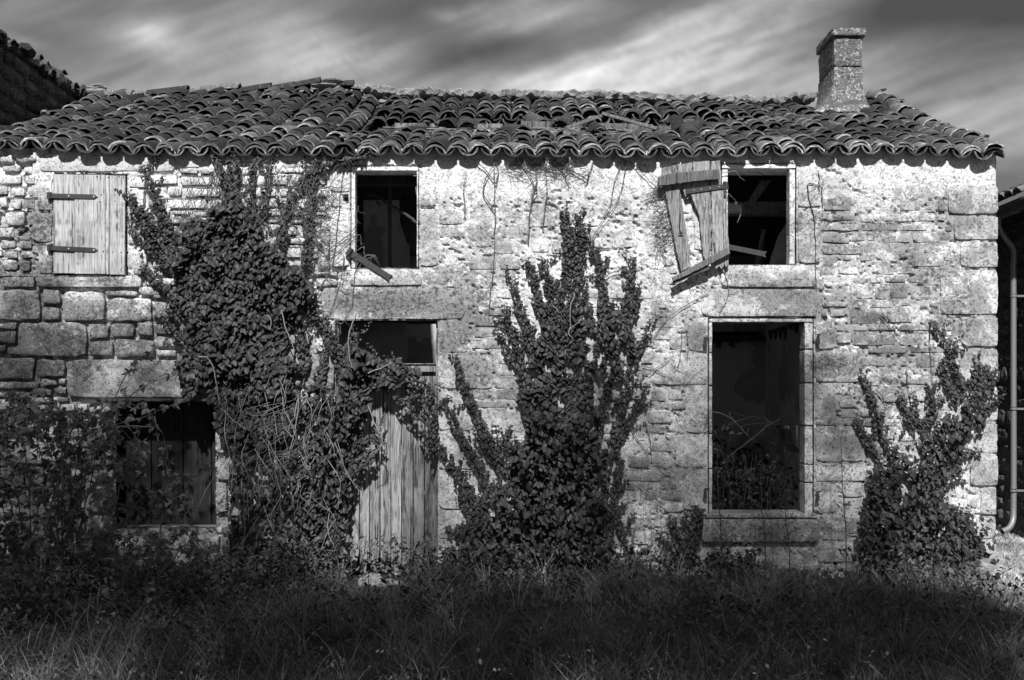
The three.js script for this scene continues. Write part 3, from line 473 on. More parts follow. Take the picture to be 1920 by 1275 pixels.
// ================================================================ the roof
R = rng(55);
const inGap = (x, s) => { const n = fbm(x * 2.3, s * 2.3 + 4, 2); return x > -1.62 && x < 2.9 && s > 1.22 - 0.24 * sst(0.4, 0.8, x) * sst(1.7, 1.3, x) + 0.25 * (vn(x * 3, 1) - 0.3) && s < 2.2 + 0.12 * (vn(x * 3.1, 7) - 0.5) && !(x > 1.95 && n > 0.62); };
const roof = (() => {
  const P = [], UV = [], I = [], C = [], nx = 90, ns = 24;
  for (let j = 0; j <= ns; j++) for (let i = 0; i <= nx; i++) { const x = mix(X0, X1, i / nx), s = mix(0.30, SLEN, j / ns), p = roofP(x, s, -0.035); P.push(p.x, p.y, p.z); UV.push(x, s); C.push(1, 1, 1); }
  for (let j = 0; j < ns; j++) for (let i = 0; i < nx; i++) { const x = mix(X0, X1, (i + 0.5) / nx), s = mix(0.30, SLEN, (j + 0.5) / ns); if (inGap(x, s)) continue; const q = j * (nx + 1) + i; I.push(q, q + 1, q + nx + 1, q + 1, q + nx + 2, q + nx + 1); }
  const g = raw(P, UV, I, C);
  const b = []; for (let i = 0; i <= 20; i++) { const x = mix(X0, X1, i / 20), p = roofP(x, SLEN, -0.04); b.push(p); }
  const Q = [], J = []; b.forEach((p, i) => { const f = (-4.2 - p.z) / (-7.0 - p.z); Q.push(p.x, p.y, p.z, p.x, mix(p.y, 3.95, f), -4.2, p.x, 3.95, -7.0); if (i) { const k = i * 3; J.push(k - 3, k - 2, k, k, k - 2, k + 1); if (p.x < -1.3 || p.x > 2.5) J.push(k - 2, k - 1, k + 1, k + 1, k - 1, k + 2); } });  // hole in the unseen rear slope, made up to bring in sky light
  return mesh('roof', [g, raw(Q, null, J)], M.blackWood, house);
})();
// canal tiles: a tapered half-round shell with thickness; worn rims, with sun-caught lower edges painted in
function tileGeo(w0, w1, h0, h1, L, th, up, seed) {
  const n = 8, m = 3, P = [], UV = [], C = [], I = [];
  const prof = (f, v, off) => { const t = (f * 2 - 1) * 1.32, w = mix(w0, w1, v) / 2 + off, h = mix(h0, h1, v) + off; return [w * Math.sin(t) / Math.sin(1.32), up * h * (Math.cos(t) - Math.cos(1.32)) / (1 - Math.cos(1.32)) + (off ? 0 : 0)]; };
  const row = (off, sh) => { const b = P.length / 3; for (let j = 0; j <= m; j++) for (let i = 0; i <= n; i++) { const v = j / m, [x, y] = prof(i / n, v, off); P.push(x, y + (vn(seed + i, j * 3) - 0.5) * 0.006, v * L + (j === 0 ? (vn(seed + i * 0.9, 5) - 0.5) * 0.02 : 0)); UV.push(seed + x, seed * 0.7 + v * L); C.push(sh, sh, sh); } return b; };
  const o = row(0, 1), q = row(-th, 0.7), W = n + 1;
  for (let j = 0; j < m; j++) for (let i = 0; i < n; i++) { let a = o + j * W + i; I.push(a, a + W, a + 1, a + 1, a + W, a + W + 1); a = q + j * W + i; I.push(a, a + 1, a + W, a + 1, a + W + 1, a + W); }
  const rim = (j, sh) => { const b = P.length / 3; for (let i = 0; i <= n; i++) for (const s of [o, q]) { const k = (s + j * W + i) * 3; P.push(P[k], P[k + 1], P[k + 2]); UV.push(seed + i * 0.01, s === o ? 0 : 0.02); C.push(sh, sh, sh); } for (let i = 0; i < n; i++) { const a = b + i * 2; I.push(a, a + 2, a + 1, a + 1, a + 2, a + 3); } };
  rim(0, 4.0); rim(m, 1.2);  // lower rim coloured brighter than wear alone, as if catching the sun
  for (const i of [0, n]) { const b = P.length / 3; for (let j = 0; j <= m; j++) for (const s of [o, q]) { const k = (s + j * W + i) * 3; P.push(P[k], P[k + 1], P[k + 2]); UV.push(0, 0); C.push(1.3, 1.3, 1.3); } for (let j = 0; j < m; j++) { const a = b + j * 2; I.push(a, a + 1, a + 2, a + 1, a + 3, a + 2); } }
  return raw(P, UV, I, C);                                             // local: x across, y off the roof, z up the slope
}
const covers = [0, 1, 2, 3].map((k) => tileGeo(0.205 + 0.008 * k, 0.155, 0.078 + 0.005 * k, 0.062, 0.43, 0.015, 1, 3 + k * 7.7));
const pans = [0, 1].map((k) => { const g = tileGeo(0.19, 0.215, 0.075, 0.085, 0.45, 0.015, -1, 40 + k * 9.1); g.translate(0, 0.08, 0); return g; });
const tileN = new THREE.Vector3(0, cA, sA), tileU = new THREE.Vector3(0, sA, -cA);
function placeTile(o, x, s, n, tilt = 0, yaw = 0, roll = 0) {
  const p = roofP(x, s, n), p2 = roofP(x, s + 0.2, n), u = p2.clone().sub(p).normalize(), xx = new THREE.Vector3(1, 0, 0), nn = new THREE.Vector3().crossVectors(u, xx).negate().normalize();
  if (nn.y < 0) nn.negate();
  const B = new THREE.Matrix4().makeBasis(new THREE.Vector3().crossVectors(nn, u).normalize(), nn, u);
  o.quaternion.setFromRotationMatrix(B).multiply(new THREE.Quaternion().setFromEuler(new THREE.Euler(tilt, yaw, roll)));
  o.position.copy(p);
}
{
  const PITCH = 0.2085, cols = Math.floor((X1 - X0 - 0.1) / PITCH), EX = 0.226, rows = 16, singles = [], rest = [[], [], [], []];
  const put = (geo, mi, x, s, n, tilt, yaw, roll, prio) => { const o = new THREE.Mesh(geo, mi === 3 ? M.tileLichen : M.tile[mi]); placeTile(o, x, s, n, tilt, yaw, roll); singles.push([prio, o, mi]); };
  for (let c = 0; c <= cols; c++) {
    const xc = X1 - 0.06 - c * PITCH, drift = 0.06 * (vn(c * 0.7, 9) - 0.5), sk = (xc < -1.4 ? 0.035 : xc > 2.6 ? -0.02 : 0.0), slide = 0.05 * (vn(c * 0.9, 3) - 0.5);
    for (let r = 0; r < rows; r++) {
      const s = r * EX - 0.01 + slide * (r > 0 ? 1 : 0.4);
      const x = xc + drift * r * 0.2 + sk * s + U(-0.008, 0.008);
      if (s > SLEN - 0.38 || x > X1 || x < X0 + 0.02) continue;
      if (x > 3.62 && x < 4.12 && s > 2.55 && s < 3.3) continue;                      // chimney stands here
      const lo = mix(vn(c * 0.5 + 3, r * 0.5), R(), 0.55), mi = lo > 0.62 ? 2 : lo < 0.4 ? 1 : 0;
      const gone = inGap(x, s + 0.2), tornPan = inGap(x + PITCH / 2, s + 0.24);
      const lift = s > 2.05 && x > -1.6 && x < 2.9 ? 0.03 : 0;
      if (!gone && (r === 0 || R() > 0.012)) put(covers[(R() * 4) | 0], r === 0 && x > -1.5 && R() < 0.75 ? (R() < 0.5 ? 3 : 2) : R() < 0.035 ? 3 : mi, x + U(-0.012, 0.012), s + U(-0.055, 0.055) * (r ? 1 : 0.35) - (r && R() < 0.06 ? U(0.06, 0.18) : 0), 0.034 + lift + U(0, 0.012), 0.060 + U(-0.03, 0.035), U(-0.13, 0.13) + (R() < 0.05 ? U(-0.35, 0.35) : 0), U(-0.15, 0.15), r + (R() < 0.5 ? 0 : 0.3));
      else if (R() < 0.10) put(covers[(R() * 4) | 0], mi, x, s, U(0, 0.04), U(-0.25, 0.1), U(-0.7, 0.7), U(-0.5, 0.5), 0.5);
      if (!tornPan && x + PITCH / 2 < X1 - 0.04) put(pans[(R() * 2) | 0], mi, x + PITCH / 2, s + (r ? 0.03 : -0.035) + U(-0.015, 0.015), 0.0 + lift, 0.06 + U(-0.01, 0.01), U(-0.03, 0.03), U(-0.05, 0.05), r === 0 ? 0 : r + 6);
    }
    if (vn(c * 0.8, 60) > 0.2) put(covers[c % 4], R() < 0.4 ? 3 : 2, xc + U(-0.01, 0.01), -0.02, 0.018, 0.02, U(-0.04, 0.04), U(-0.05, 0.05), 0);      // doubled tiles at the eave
  }
  singles.sort((a, b) => a[0] - b[0]);
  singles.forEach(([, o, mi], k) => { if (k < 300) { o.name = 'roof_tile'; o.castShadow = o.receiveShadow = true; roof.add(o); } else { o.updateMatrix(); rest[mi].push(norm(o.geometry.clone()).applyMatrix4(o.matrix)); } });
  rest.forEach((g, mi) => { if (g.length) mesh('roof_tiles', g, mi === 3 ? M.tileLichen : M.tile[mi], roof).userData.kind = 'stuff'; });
  // right-hand verge: tiles bedded along the edge, pale with lichen and mortar
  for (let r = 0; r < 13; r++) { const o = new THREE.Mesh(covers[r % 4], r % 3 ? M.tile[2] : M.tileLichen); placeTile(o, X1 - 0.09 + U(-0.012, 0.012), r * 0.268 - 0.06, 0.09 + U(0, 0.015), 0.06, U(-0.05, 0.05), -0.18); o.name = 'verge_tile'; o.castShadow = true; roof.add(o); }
  for (let k = 0; k < 30; k++) { const p = roofP(X1 + U(-0.12, 0.01), U(0.1, 3.4), 0.12 + U(0, 0.05)), g = new THREE.DodecahedronGeometry(U(0.018, 0.045), 0); g.scale(1, 0.6, 1.3); g.rotateY(R() * 6); g.translate(p.x, p.y, p.z); mesh('verge_mortar', tint(norm(g), 1), M.mortar, roof); }
}
{
  const g = [];
  for (let k = 0; k < 420; k++) { const x = U(X0 + 0.1, X1 - 0.1), s = U(0, 3.3), p = roofP(x, s, U(0.05, 0.11)), d = new THREE.DodecahedronGeometry(Math.pow(R(), 2) * 0.035 + 0.01, 0); d.scale(U(0.8, 1.6), U(0.4, 0.8), U(0.8, 1.4)); d.rotateY(R() * 6); d.translate(p.x, p.y, p.z); g.push(tint(norm(d), U(0.25, 1))); }
  mesh('roof_debris', g, M.mortar, roof).userData.kind = 'stuff';
}
// timbers bared by the gap, slipped laths
{
  const bar = (x0, s0, x1, s1, n0, n1, w, h, m = M.darkWood, tone = 1, name = 'lath') => { const a = roofP(x0, s0, n0), b = roofP(x1, s1, n1), L = a.distanceTo(b), g = tint(boxuv(new THREE.BoxGeometry(L, h, w, 6, 1, 1)), tone), o = mesh(name, g, m, roof); o.position.copy(a).add(b).multiplyScalar(0.5); o.quaternion.setFromUnitVectors(new THREE.Vector3(1, 0, 0), b.sub(a).normalize()); return o; };
  for (const x of [-1.35, -0.75, -0.15, 0.45, 1.05, 1.65, 2.25]) bar(x, 1.0, x + 0.03, 2.6, -0.09, -0.09, 0.08, 0.1, M.darkWood, 0.8, 'rafter');
  bar(-1.5, 1.72, 0.05, 1.70, -0.01, -0.03, 0.06, 0.035, M.wood, 0.35); bar(-1.3, 2.05, -0.1, 2.0, 0.02, 0.01, 0.07, 0.045, M.wood, 0.5); bar(0.1, 2.02, 1.55, 1.98, 0.02, -0.01, 0.12, 0.07, M.darkWood, 1.5); bar(1.1, 1.85, 2.6, 1.92, -0.01, 0.0, 0.1, 0.05, M.darkWood, 1.3);
  bar(0.55, 1.1, 0.98, 1.75, 0.12, 0.16, 0.03, 0.03, M.wood, 0.5); bar(0.98, 1.72, 1.5, 1.15, 0.18, 0.1, 0.045, 0.03, M.wood, 0.45); bar(1.5, 1.5, 2.5, 1.62, 0.05, 0.04, 0.08, 0.025, M.darkWood, 1.4); bar(-1.55, 1.15, -0.9, 2.1, 0.0, 0.03, 0.08, 0.06, M.darkWood, 1.3);
  
  for (let k = 0; k < 26; k++) bar(U(-1.5, 2.6), U(1.3, 1.9), U(-1.5, 2.6) * 0.2 + U(-1.2, 1.9), U(1.35, 2.0), 0.0, 0.02, 0.012, 0.012, M.darkWood, 2);
}
function rock(x, y, z, a, b, c, m, name, parent, seed) { const d = new THREE.IcosahedronGeometry(1, 2), q = d.attributes.position; for (let k = 0; k < q.count; k++) { const f = 0.72 + 0.5 * vn(q.getX(k) * 1.7 + seed, q.getY(k) * 1.7 + q.getZ(k) * 1.3 + seed); q.setXYZ(k, q.getX(k) * a * f, q.getY(k) * b * f, q.getZ(k) * c * f); } d.computeVertexNormals(); d.translate(x, y, z); return mesh(name, tint(norm(d), 1), m, parent); }
// ridge: bed of mortar, ridge tiles laid along it, stones weighing them down
{
  const g = [];
  for (let i = 0; i < 74; i++) { const x = mix(-1.75, 3.6, i / 73), p = roofP(x, SLEN - 0.1, 0.09 + 0.05 * vn(i * 0.8, 4)), d = new THREE.IcosahedronGeometry(0.1, 1); const q = d.attributes.position; for (let k = 0; k < q.count; k++) { const f = 0.75 + 0.5 * vn(q.getX(k) * 30 + i * 3, q.getY(k) * 30 + q.getZ(k) * 22); q.setXYZ(k, q.getX(k) * f, q.getY(k) * f * 0.72, q.getZ(k) * f * 1.5); } d.computeVertexNormals(); d.translate(p.x, p.y, p.z); g.push(tint(norm(d), U(0.6, 0.95))); }
  mesh('ridge_mortar', g, M.mortar, roof);
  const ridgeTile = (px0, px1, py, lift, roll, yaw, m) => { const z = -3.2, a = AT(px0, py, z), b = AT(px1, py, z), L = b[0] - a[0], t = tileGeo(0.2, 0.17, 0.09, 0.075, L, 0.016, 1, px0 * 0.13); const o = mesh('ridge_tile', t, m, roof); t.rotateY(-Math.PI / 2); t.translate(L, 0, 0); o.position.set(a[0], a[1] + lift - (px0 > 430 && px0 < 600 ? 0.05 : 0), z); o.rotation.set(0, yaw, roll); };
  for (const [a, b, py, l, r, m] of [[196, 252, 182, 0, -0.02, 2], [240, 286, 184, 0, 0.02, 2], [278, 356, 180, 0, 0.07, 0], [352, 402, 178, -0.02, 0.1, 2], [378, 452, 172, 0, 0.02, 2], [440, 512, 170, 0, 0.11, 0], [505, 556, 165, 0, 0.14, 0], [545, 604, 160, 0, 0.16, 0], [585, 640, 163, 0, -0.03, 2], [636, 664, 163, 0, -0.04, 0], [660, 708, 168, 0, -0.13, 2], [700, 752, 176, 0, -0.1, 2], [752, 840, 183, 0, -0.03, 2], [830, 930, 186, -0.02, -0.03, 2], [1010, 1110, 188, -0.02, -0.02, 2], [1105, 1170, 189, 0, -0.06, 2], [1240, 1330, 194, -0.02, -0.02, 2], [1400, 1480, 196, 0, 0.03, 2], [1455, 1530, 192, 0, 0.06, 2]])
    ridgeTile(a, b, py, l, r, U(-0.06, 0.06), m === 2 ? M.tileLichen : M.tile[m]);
  let p = AT(623, 153, -3.15); rock(p[0], p[1], p[2], 0.15, 0.045, 0.1, M.stoneGrey, 'ridge_stone', roof, 3);
  p = AT(610, 161, -3.15); rock(p[0], p[1], p[2], 0.17, 0.03, 0.1, M.mortar, 'ridge_stone', roof, 8);
  p = AT(182, 165, -3.25); rock(p[0], p[1], p[2], 0.13, 0.04, 0.1, M.mortar, 'ridge_stone', roof, 13);
  p = AT(179, 174, -3.25); rock(p[0], p[1], p[2], 0.15, 0.06, 0.1, M.stoneGrey, 'ridge_stone', roof, 17);
}
// ---- chimney: rendered shaft that flares into the slope, capstone on top
{
  const ch = new THREE.Group(); ch.name = 'chimney'; house.add(ch);
  const zf = -2.4, zb = -3.05, xl = AT(1563.5, 0, zf)[0], xr = AT(1619, 0, zf)[0], yj = AT(0, 124, zf)[1], yc = AT(0, 68.5, zf)[1], yt = AT(0, 52.5, zf)[1];
  const slabG = (x0, x1, y0, y1, z0, z1, seed, flare = 0) => {
    const g = new THREE.BoxGeometry(1, 1, 1, 8, 10, 10), q = g.attributes.position;
    for (let k = 0; k < q.count; k++) {
      const v = q.getY(k) + 0.5, f = flare ? Math.pow(1 - v, 3.2) * flare : 0, n = (vn(q.getX(k) * 9 + seed + q.getZ(k) * 7, q.getY(k) * 9 + q.getZ(k) * 5) - 0.5) * 0.012;
      const c = (Math.abs(q.getX(k)) > 0.49) + (Math.abs(q.getY(k)) > 0.49) + (Math.abs(q.getZ(k)) > 0.49) > 1 ? 0.007 : 0;
      const sx = Math.sign(q.getX(k)), sz = Math.sign(q.getZ(k));
      q.setXYZ(k, mix(x0, x1, q.getX(k) + 0.5) + sx * (n - c) + sx * f * (sx < 0 ? 1.5 : 0.35), mix(y0, y1, v) + (Math.abs(q.getY(k)) > 0.49 ? n - c * Math.sign(q.getY(k)) : 0), mix(z0, z1, q.getZ(k) + 0.5) + sz * (n - c) + (sz > 0 ? f * 0.9 : 0));
    }
    g.computeVertexNormals(); boxuv(g); return tint(g, 1);
  };
  const lichen = mat(0.52, { map: tex(256, 256, (i, j) => { const k = fbm(i / 8, j / 8, 4), q = fbm(i / 60 + 4, j / 60, 3); return mix(mix(0.20, 0.36, q), 0.8, sst(0.60, 0.66, k)) * (1 - 0.55 * sst(0.62, 0.7, fbm(i / 9 + 60, j / 11, 3))); }, true, 1.7), bumpMap: roughBump, bumpScale: 0.012, vertexColors: true });
  mesh('shaft', slabG(xl, xr, 5.02, yj - 0.004, zb, zf, 4, 0.2), lichen, ch);
  mesh('shaft', slabG(xl + 0.003, xr - 0.002, yj + 0.002, yc - 0.003, zb, zf - 0.002, 9), lichen, ch);
  mesh('capstone', slabG(xl - 0.025, xr + 0.026, yc, yt, zb - 0.03, zf + 0.03, 14), lichen, ch);
  const w = new THREE.SphereGeometry(0.02, 10, 6); w.scale(1, 1, 0.3); w.translate(AT(1573, 78, zf)[0], AT(0, 78, zf)[1], zf + 0.004); mesh('white_spot', tint(norm(w), 1.2), M.mortar, ch);
}

// ================================================================ neighbours
{
  const b = thing('stone_building', 'taller dark rubble-stone building rising behind the left end of the tiled roof', 'building', [-5.3, 0.06, -0.5]);
  const w = mesh('wall', tint(box(-3.7, -0.03, -0.2, 5.38, -7.5, 0), 0.7), M.darkStone, b), rest = [];
  let n = 0; R = rng(81);
  for (let y = 4.0; y < 5.36; y += 0.17) for (let z = 0; z > -4.2;) { const L = U(0.16, 0.42), g = stoneGeo(0, L, y, y + 0.155, 0.03 * R(), { rough: 0.02, round: 0.03, sq: 5, irr: 0.02, depth: 0.08, tone: U(0.55, 1.1) }); g.rotateY(Math.PI / 2); g.translate(0, 0, z); const u = g.attributes.uv, p = g.attributes.position; for (let k = 0; k < u.count; k++) u.setXY(k, p.getZ(k), p.getY(k)); z -= L + 0.02; mesh('stone', g, M.darkStone, w); }
  const rf = mesh('roof', poly([[-3.8, 0], [0.02, 0], [0.02, 0.07], [-1.9, 0.9], [-3.8, 0.1]], -7.6, 0.1, 0).translate(0, 5.38, 0), M.dark, b);
  for (let k = 0; k < 36; k++) { const g = covers[k % 4]; const o = mesh('roof_tile', g, M.tile[2], rf); o.scale.setScalar(U(0.6, 0.9)); o.position.set(0.05 + U(-0.03, 0.05), 5.37 + U(-0.03, 0.05) + 0.055 * k / 14, -0.1 - k * 0.2); o.rotation.set(U(-0.1, 0.1), -Math.PI / 2 + U(-0.2, 0.2), -0.3, 'YXZ'); }
  const rub = []; for (let k = 0; k < 90; k++) { const d = new THREE.DodecahedronGeometry(U(0.03, 0.09), 0); d.scale(1, U(0.6, 1.1), U(0.8, 1.6)); d.rotateX(R() * 6); d.translate(U(-0.25, 0.08), 5.36 + U(-0.06, 0.14), -U(0, 5)); rub.push(tint(norm(d), U(0.4, 1))); }
  mesh('rubble', rub, M.darkStone, b).userData.kind = 'stuff';
}
{
  const b = thing('neighbouring_house', 'house edge past the right corner with tiled eaves and a pale downpipe', 'house', [6.3, 0, -3.0]);
  R = rng(83);
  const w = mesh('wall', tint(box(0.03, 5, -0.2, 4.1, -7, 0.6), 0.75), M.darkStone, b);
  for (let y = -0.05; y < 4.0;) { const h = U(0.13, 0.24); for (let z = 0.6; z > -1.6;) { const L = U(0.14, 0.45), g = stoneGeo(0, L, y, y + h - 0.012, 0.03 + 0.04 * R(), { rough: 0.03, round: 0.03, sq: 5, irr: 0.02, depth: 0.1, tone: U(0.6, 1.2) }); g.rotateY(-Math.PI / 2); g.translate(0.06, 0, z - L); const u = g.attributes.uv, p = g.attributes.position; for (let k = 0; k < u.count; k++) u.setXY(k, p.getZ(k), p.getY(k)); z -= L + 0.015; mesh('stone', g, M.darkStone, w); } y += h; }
  const rf = mesh('roof', poly([[-0.32, 0], [-0.32, 0.05], [3, 1.35], [3, 1.2], [0, 0]], -7, 0.75, 0).translate(0, 4.06, 0), M.dark, b);
  for (let k = 0; k < 12; k++) { const o = mesh('roof_tile', covers[k % 4], M.tileLichen, rf); o.position.set(-0.44, 4.12, 0.62 - k * 0.2); o.rotation.set(0, Math.PI / 2, -0.02); o.rotateX(-0.38); for (const q of [0.3]) { const o2 = mesh('roof_tile', covers[(k + 1) % 4], M.tile[2], rf); o2.position.set(-0.1, 4.28, 0.62 - k * 0.2); o2.rotation.set(0, Math.PI / 2, 0); o2.rotateX(-0.38); } }
  const ro = mesh('verge_stone', stoneGeo(0, 0.4, 0, 0.3, 0.08, { rough: 0.03, round: 0.05, sq: 4, depth: 0.3, tone: 1.6 }).translate(-0.15, 4.2, 0.4), M.mortar, b);
  mesh('gutter', [tube([[-0.36, 4.03, 0.8], [-0.36, 4.02, -1], [-0.36, 4.0, -4]], 0.06, 0.06, 8)], mat(0.05, { roughness: 0.6 }), b);
  const px = -0.165, pz = -0.05;
  const dp = mesh('downpipe', [tube([[-0.34, 3.98, pz], [-0.34, 3.84, pz], [-0.26, 3.7, pz], [px, 3.58, pz], [px, 3.35, pz]], 0.032, 0.032, 12), tube([[px, 3.36, pz], [px, 2, pz], [px, 0.42, pz], [px - 0.02, 0.26, pz + 0.03], [px - 0.09, 0.17, pz + 0.08], [px - 0.19, 0.13, pz + 0.11]], 0.034, 0.036, 14)], M.zinc, b);
  for (const y of [3.0, 1.62, 0.62]) mesh('pipe_clip', [new THREE.CylinderGeometry(0.042, 0.042, 0.025, 14).translate(px, y, pz), new THREE.CylinderGeometry(0.039, 0.039, 0.012, 14).translate(px, y + 0.03, pz), box(px, 0.06, y - 0.012, y + 0.012, pz - 0.012, pz + 0.012)], M.zinc, dp);
  mesh('jamb_post', tint(box(-0.03, 0.04, 0, 3.6, 0.12, 0.3), 1), mat(0.3), b);
}

// ================================================================ the ground
R = rng(101);
const gY = (x, z) => 0.05 * (fbm(x * 0.5 + 3, z * 0.5 + 8, 3) - 0.5) + 0.10 * sst(1.2, 0, z) * sst(4.6, 4, x) * sst(-0.6, 0.1, z) * fbm(x * 1.3, 4, 2) + 0.12 * sst(-3, -5, x) + (z < -0.3 ? 0 : 0);
{
  const xs = [], zs = []; for (let i = -60; i <= 60; i++) xs.push(i < -30 ? -7.5 - (-30 - i) ** 2 * 0.6 : i > 30 ? 7.5 + (i - 30) ** 2 * 0.6 : i * 0.25);
  for (let j = -40; j <= 60; j++) zs.push(j < -8 ? -2 - (-8 - j) ** 2 * 0.6 : j > 44 ? 11 + (j - 44) ** 2 * 2 : j * 0.25);
  const P = [], UV = [], C = [], I = [];
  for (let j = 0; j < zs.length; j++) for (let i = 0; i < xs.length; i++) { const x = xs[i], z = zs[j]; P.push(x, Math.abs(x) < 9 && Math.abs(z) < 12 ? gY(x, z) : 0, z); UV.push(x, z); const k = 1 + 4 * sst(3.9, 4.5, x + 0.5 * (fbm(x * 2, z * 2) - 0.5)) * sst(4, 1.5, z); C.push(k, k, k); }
  for (let j = 0; j < zs.length - 1; j++) for (let i = 0; i < xs.length - 1; i++) { const q = j * xs.length + i; I.push(q, q + xs.length, q + 1, q + 1, q + xs.length, q + xs.length + 1); }
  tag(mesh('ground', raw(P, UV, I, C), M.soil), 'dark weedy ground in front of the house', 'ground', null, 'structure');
}
// ---- leaves
const ivyShape = (k) => {                                             // five-lobed, folded along the midrib; base at the origin, tip towards -y
  const v = [0, 0.06, -0.05].map((q) => q * (k + 1) * 0.6);
  const o = [[0, 0.02], [0.26, 0.20], [0.50, 0.02 + v[1]], [0.36, -0.28], [0.22, -0.52 + v[2]], [0, -0.86], [-0.22, -0.52], [-0.36, -0.28 + v[1]], [-0.50, 0.02], [-0.26, 0.20]];
  const P = [0, -0.25, 0.10], UV = [0, 0]; for (const [x, y] of o) { P.push(x, y, 0.14 - Math.abs(x) * 0.55 + (y < -0.5 ? (y + 0.5) * 0.32 : 0)); UV.push(x, y); }
  const I = []; for (let i = 0; i < o.length; i++) I.push(0, 1 + (i + 1) % o.length, 1 + i);
  return raw(P, UV, I);
};
const ivyGeo = [0, 1, 2].map(ivyShape);
const ovalGeo = (() => { const o = [[0, 0], [0.2, -0.14], [0.29, -0.42], [0.19, -0.74], [0, -1], [-0.19, -0.74], [-0.29, -0.42], [-0.2, -0.14]]; const P = [0, -0.45, 0.06], UV = [0, 0]; for (const [x, y] of o) { P.push(x, y, -Math.abs(x) * 0.25 - y * y * 0.12); UV.push(x, y); } const I = []; for (let i = 0; i < o.length; i++) I.push(0, 1 + (i + 1) % o.length, 1 + i); return raw(P, UV, I); })();
const E = new THREE.Euler(), Q = new THREE.Quaternion(), M4 = new THREE.Matrix4();
// leaves: {p, s, e: [x, y, z] rotation, t: tone}; the largest become parts, the rest one mass
function foliage(parent, leaves, geos, mats, allMat, name, singles, base) {
  leaves.sort((a, b) => b.s * b.v - a.s * a.v);
  leaves.slice(0, singles).forEach((l, i) => { const o = mesh(name, geos[i % geos.length], mats[(l.t * mats.length) | 0], parent); o.position.set(...l.p); o.rotation.set(...l.e, 'ZYX'); o.scale.setScalar(l.s); });
  const rest = leaves.slice(singles), c = new THREE.Color();
  geos.forEach((g, k) => {
    const mine = rest.filter((_, i) => i % geos.length === k); if (!mine.length) return;
    const im = new THREE.InstancedMesh(g, allMat, mine.length); im.name = name === 'leaf' ? 'leaves' : name + 's'; im.userData.kind = 'stuff'; im.castShadow = im.receiveShadow = true;
    mine.forEach((l, i) => { Q.setFromEuler(E.set(...l.e, 'ZYX')); M4.compose(new THREE.Vector3(...l.p), Q, new THREE.Vector3(l.s, l.s, l.s)); im.setMatrixAt(i, M4); const t = base * (0.55 + 0.9 * l.t); im.setColorAt(i, c.setRGB(t, t, t)); });
    parent.add(im);
  });
}
const leafAllI = mat(1, { roughness: 0.55, specularIntensity: 0.6, side: THREE.DoubleSide }), leafDull = mat(1, { roughness: 0.75, specularIntensity: 0.5, side: THREE.DoubleSide });
const ell = (px, py, h) => h.some(([x, y, a, b, t = 0]) => { const c = Math.cos(t), s = Math.sin(t), dx = px - x, dy = py - y; return ((dx * c + dy * s) / a) ** 2 + ((-dx * s + dy * c) / b) ** 2 < 1; });
const thin = (f, l) => l.map((s) => s.map(([x, y, w]) => [x, y, w * f]));
function strandLeaves(out, pts, size = 0.050, z0 = 0.012) {             // [px, py, width px] from tip to root: leaves overlap like scales
  for (let i = 1; i < pts.length; i++) {
    const [ax, ay, aw] = pts[i - 1], [bx, by, bw] = pts[i], L = Math.hypot(bx - ax, by - ay), n = Math.ceil(L / 4.0);
    for (let k = 0; k < n; k++) {
      const f = k / n, w = mix(aw, bw, f), m = Math.max(1, Math.round(w / 7.2)), nx = -(by - ay) / L, ny = (bx - ax) / L, dir = Math.atan2(bx - ax, by - ay);
      for (let q = 0; q < m; q++) {
        const o = (m === 1 ? (k % 2 ? 0.5 : -0.5) * Math.min(8, w) : ((q + U(0.05, 0.95)) / m - 0.5) * w) + U(-2.6, 2.6) + (R() < 0.07 ? U(-10, 10) : 0);
        const px = mix(ax, bx, f) + nx * o + U(-1.5, 1.5), py = mix(ay, by, f) + ny * o + U(-2, 2), s = size * U(0.55, 1.22) * (i === 1 && f < 0.3 ? 0.75 : 1), z = z0 + U(0, 0.016) + 0.014 * (1 - Math.abs(o) / (w / 2 + 4));
        out.push({ q: [px, py], p: AT(px, py, z), s, v: U(0.8, 1.2), e: [-U(0.3, 1.0), U(-0.45, 0.45), U(-0.4, 0.4) + dir * 0.35 + o * 0.012], t: R() });
      }
    }
  }
}
function sprigs(L, S, n, size) {                                          // short side shoots, one or two leaves wide
  for (const s of S) for (let k = 0; k < n; k++) { const i = (R() * (s.length - 1)) | 0, f = R(), x = mix(s[i][0], s[i + 1][0], f), y = mix(s[i][1], s[i + 1][1], f), a = U(0.35, 1.1) * (R() < 0.5 ? -1 : 1), l = U(14, 46) + s[i][2] * 0.5, dx = Math.sin(a) * l, dy = -Math.cos(a) * l; strandLeaves(L, [[x + dx, y + dy, 2], [x + dx * 0.6, y + dy * 0.65, 5], [x, y, 7]], size * U(0.6, 0.95)); }
}
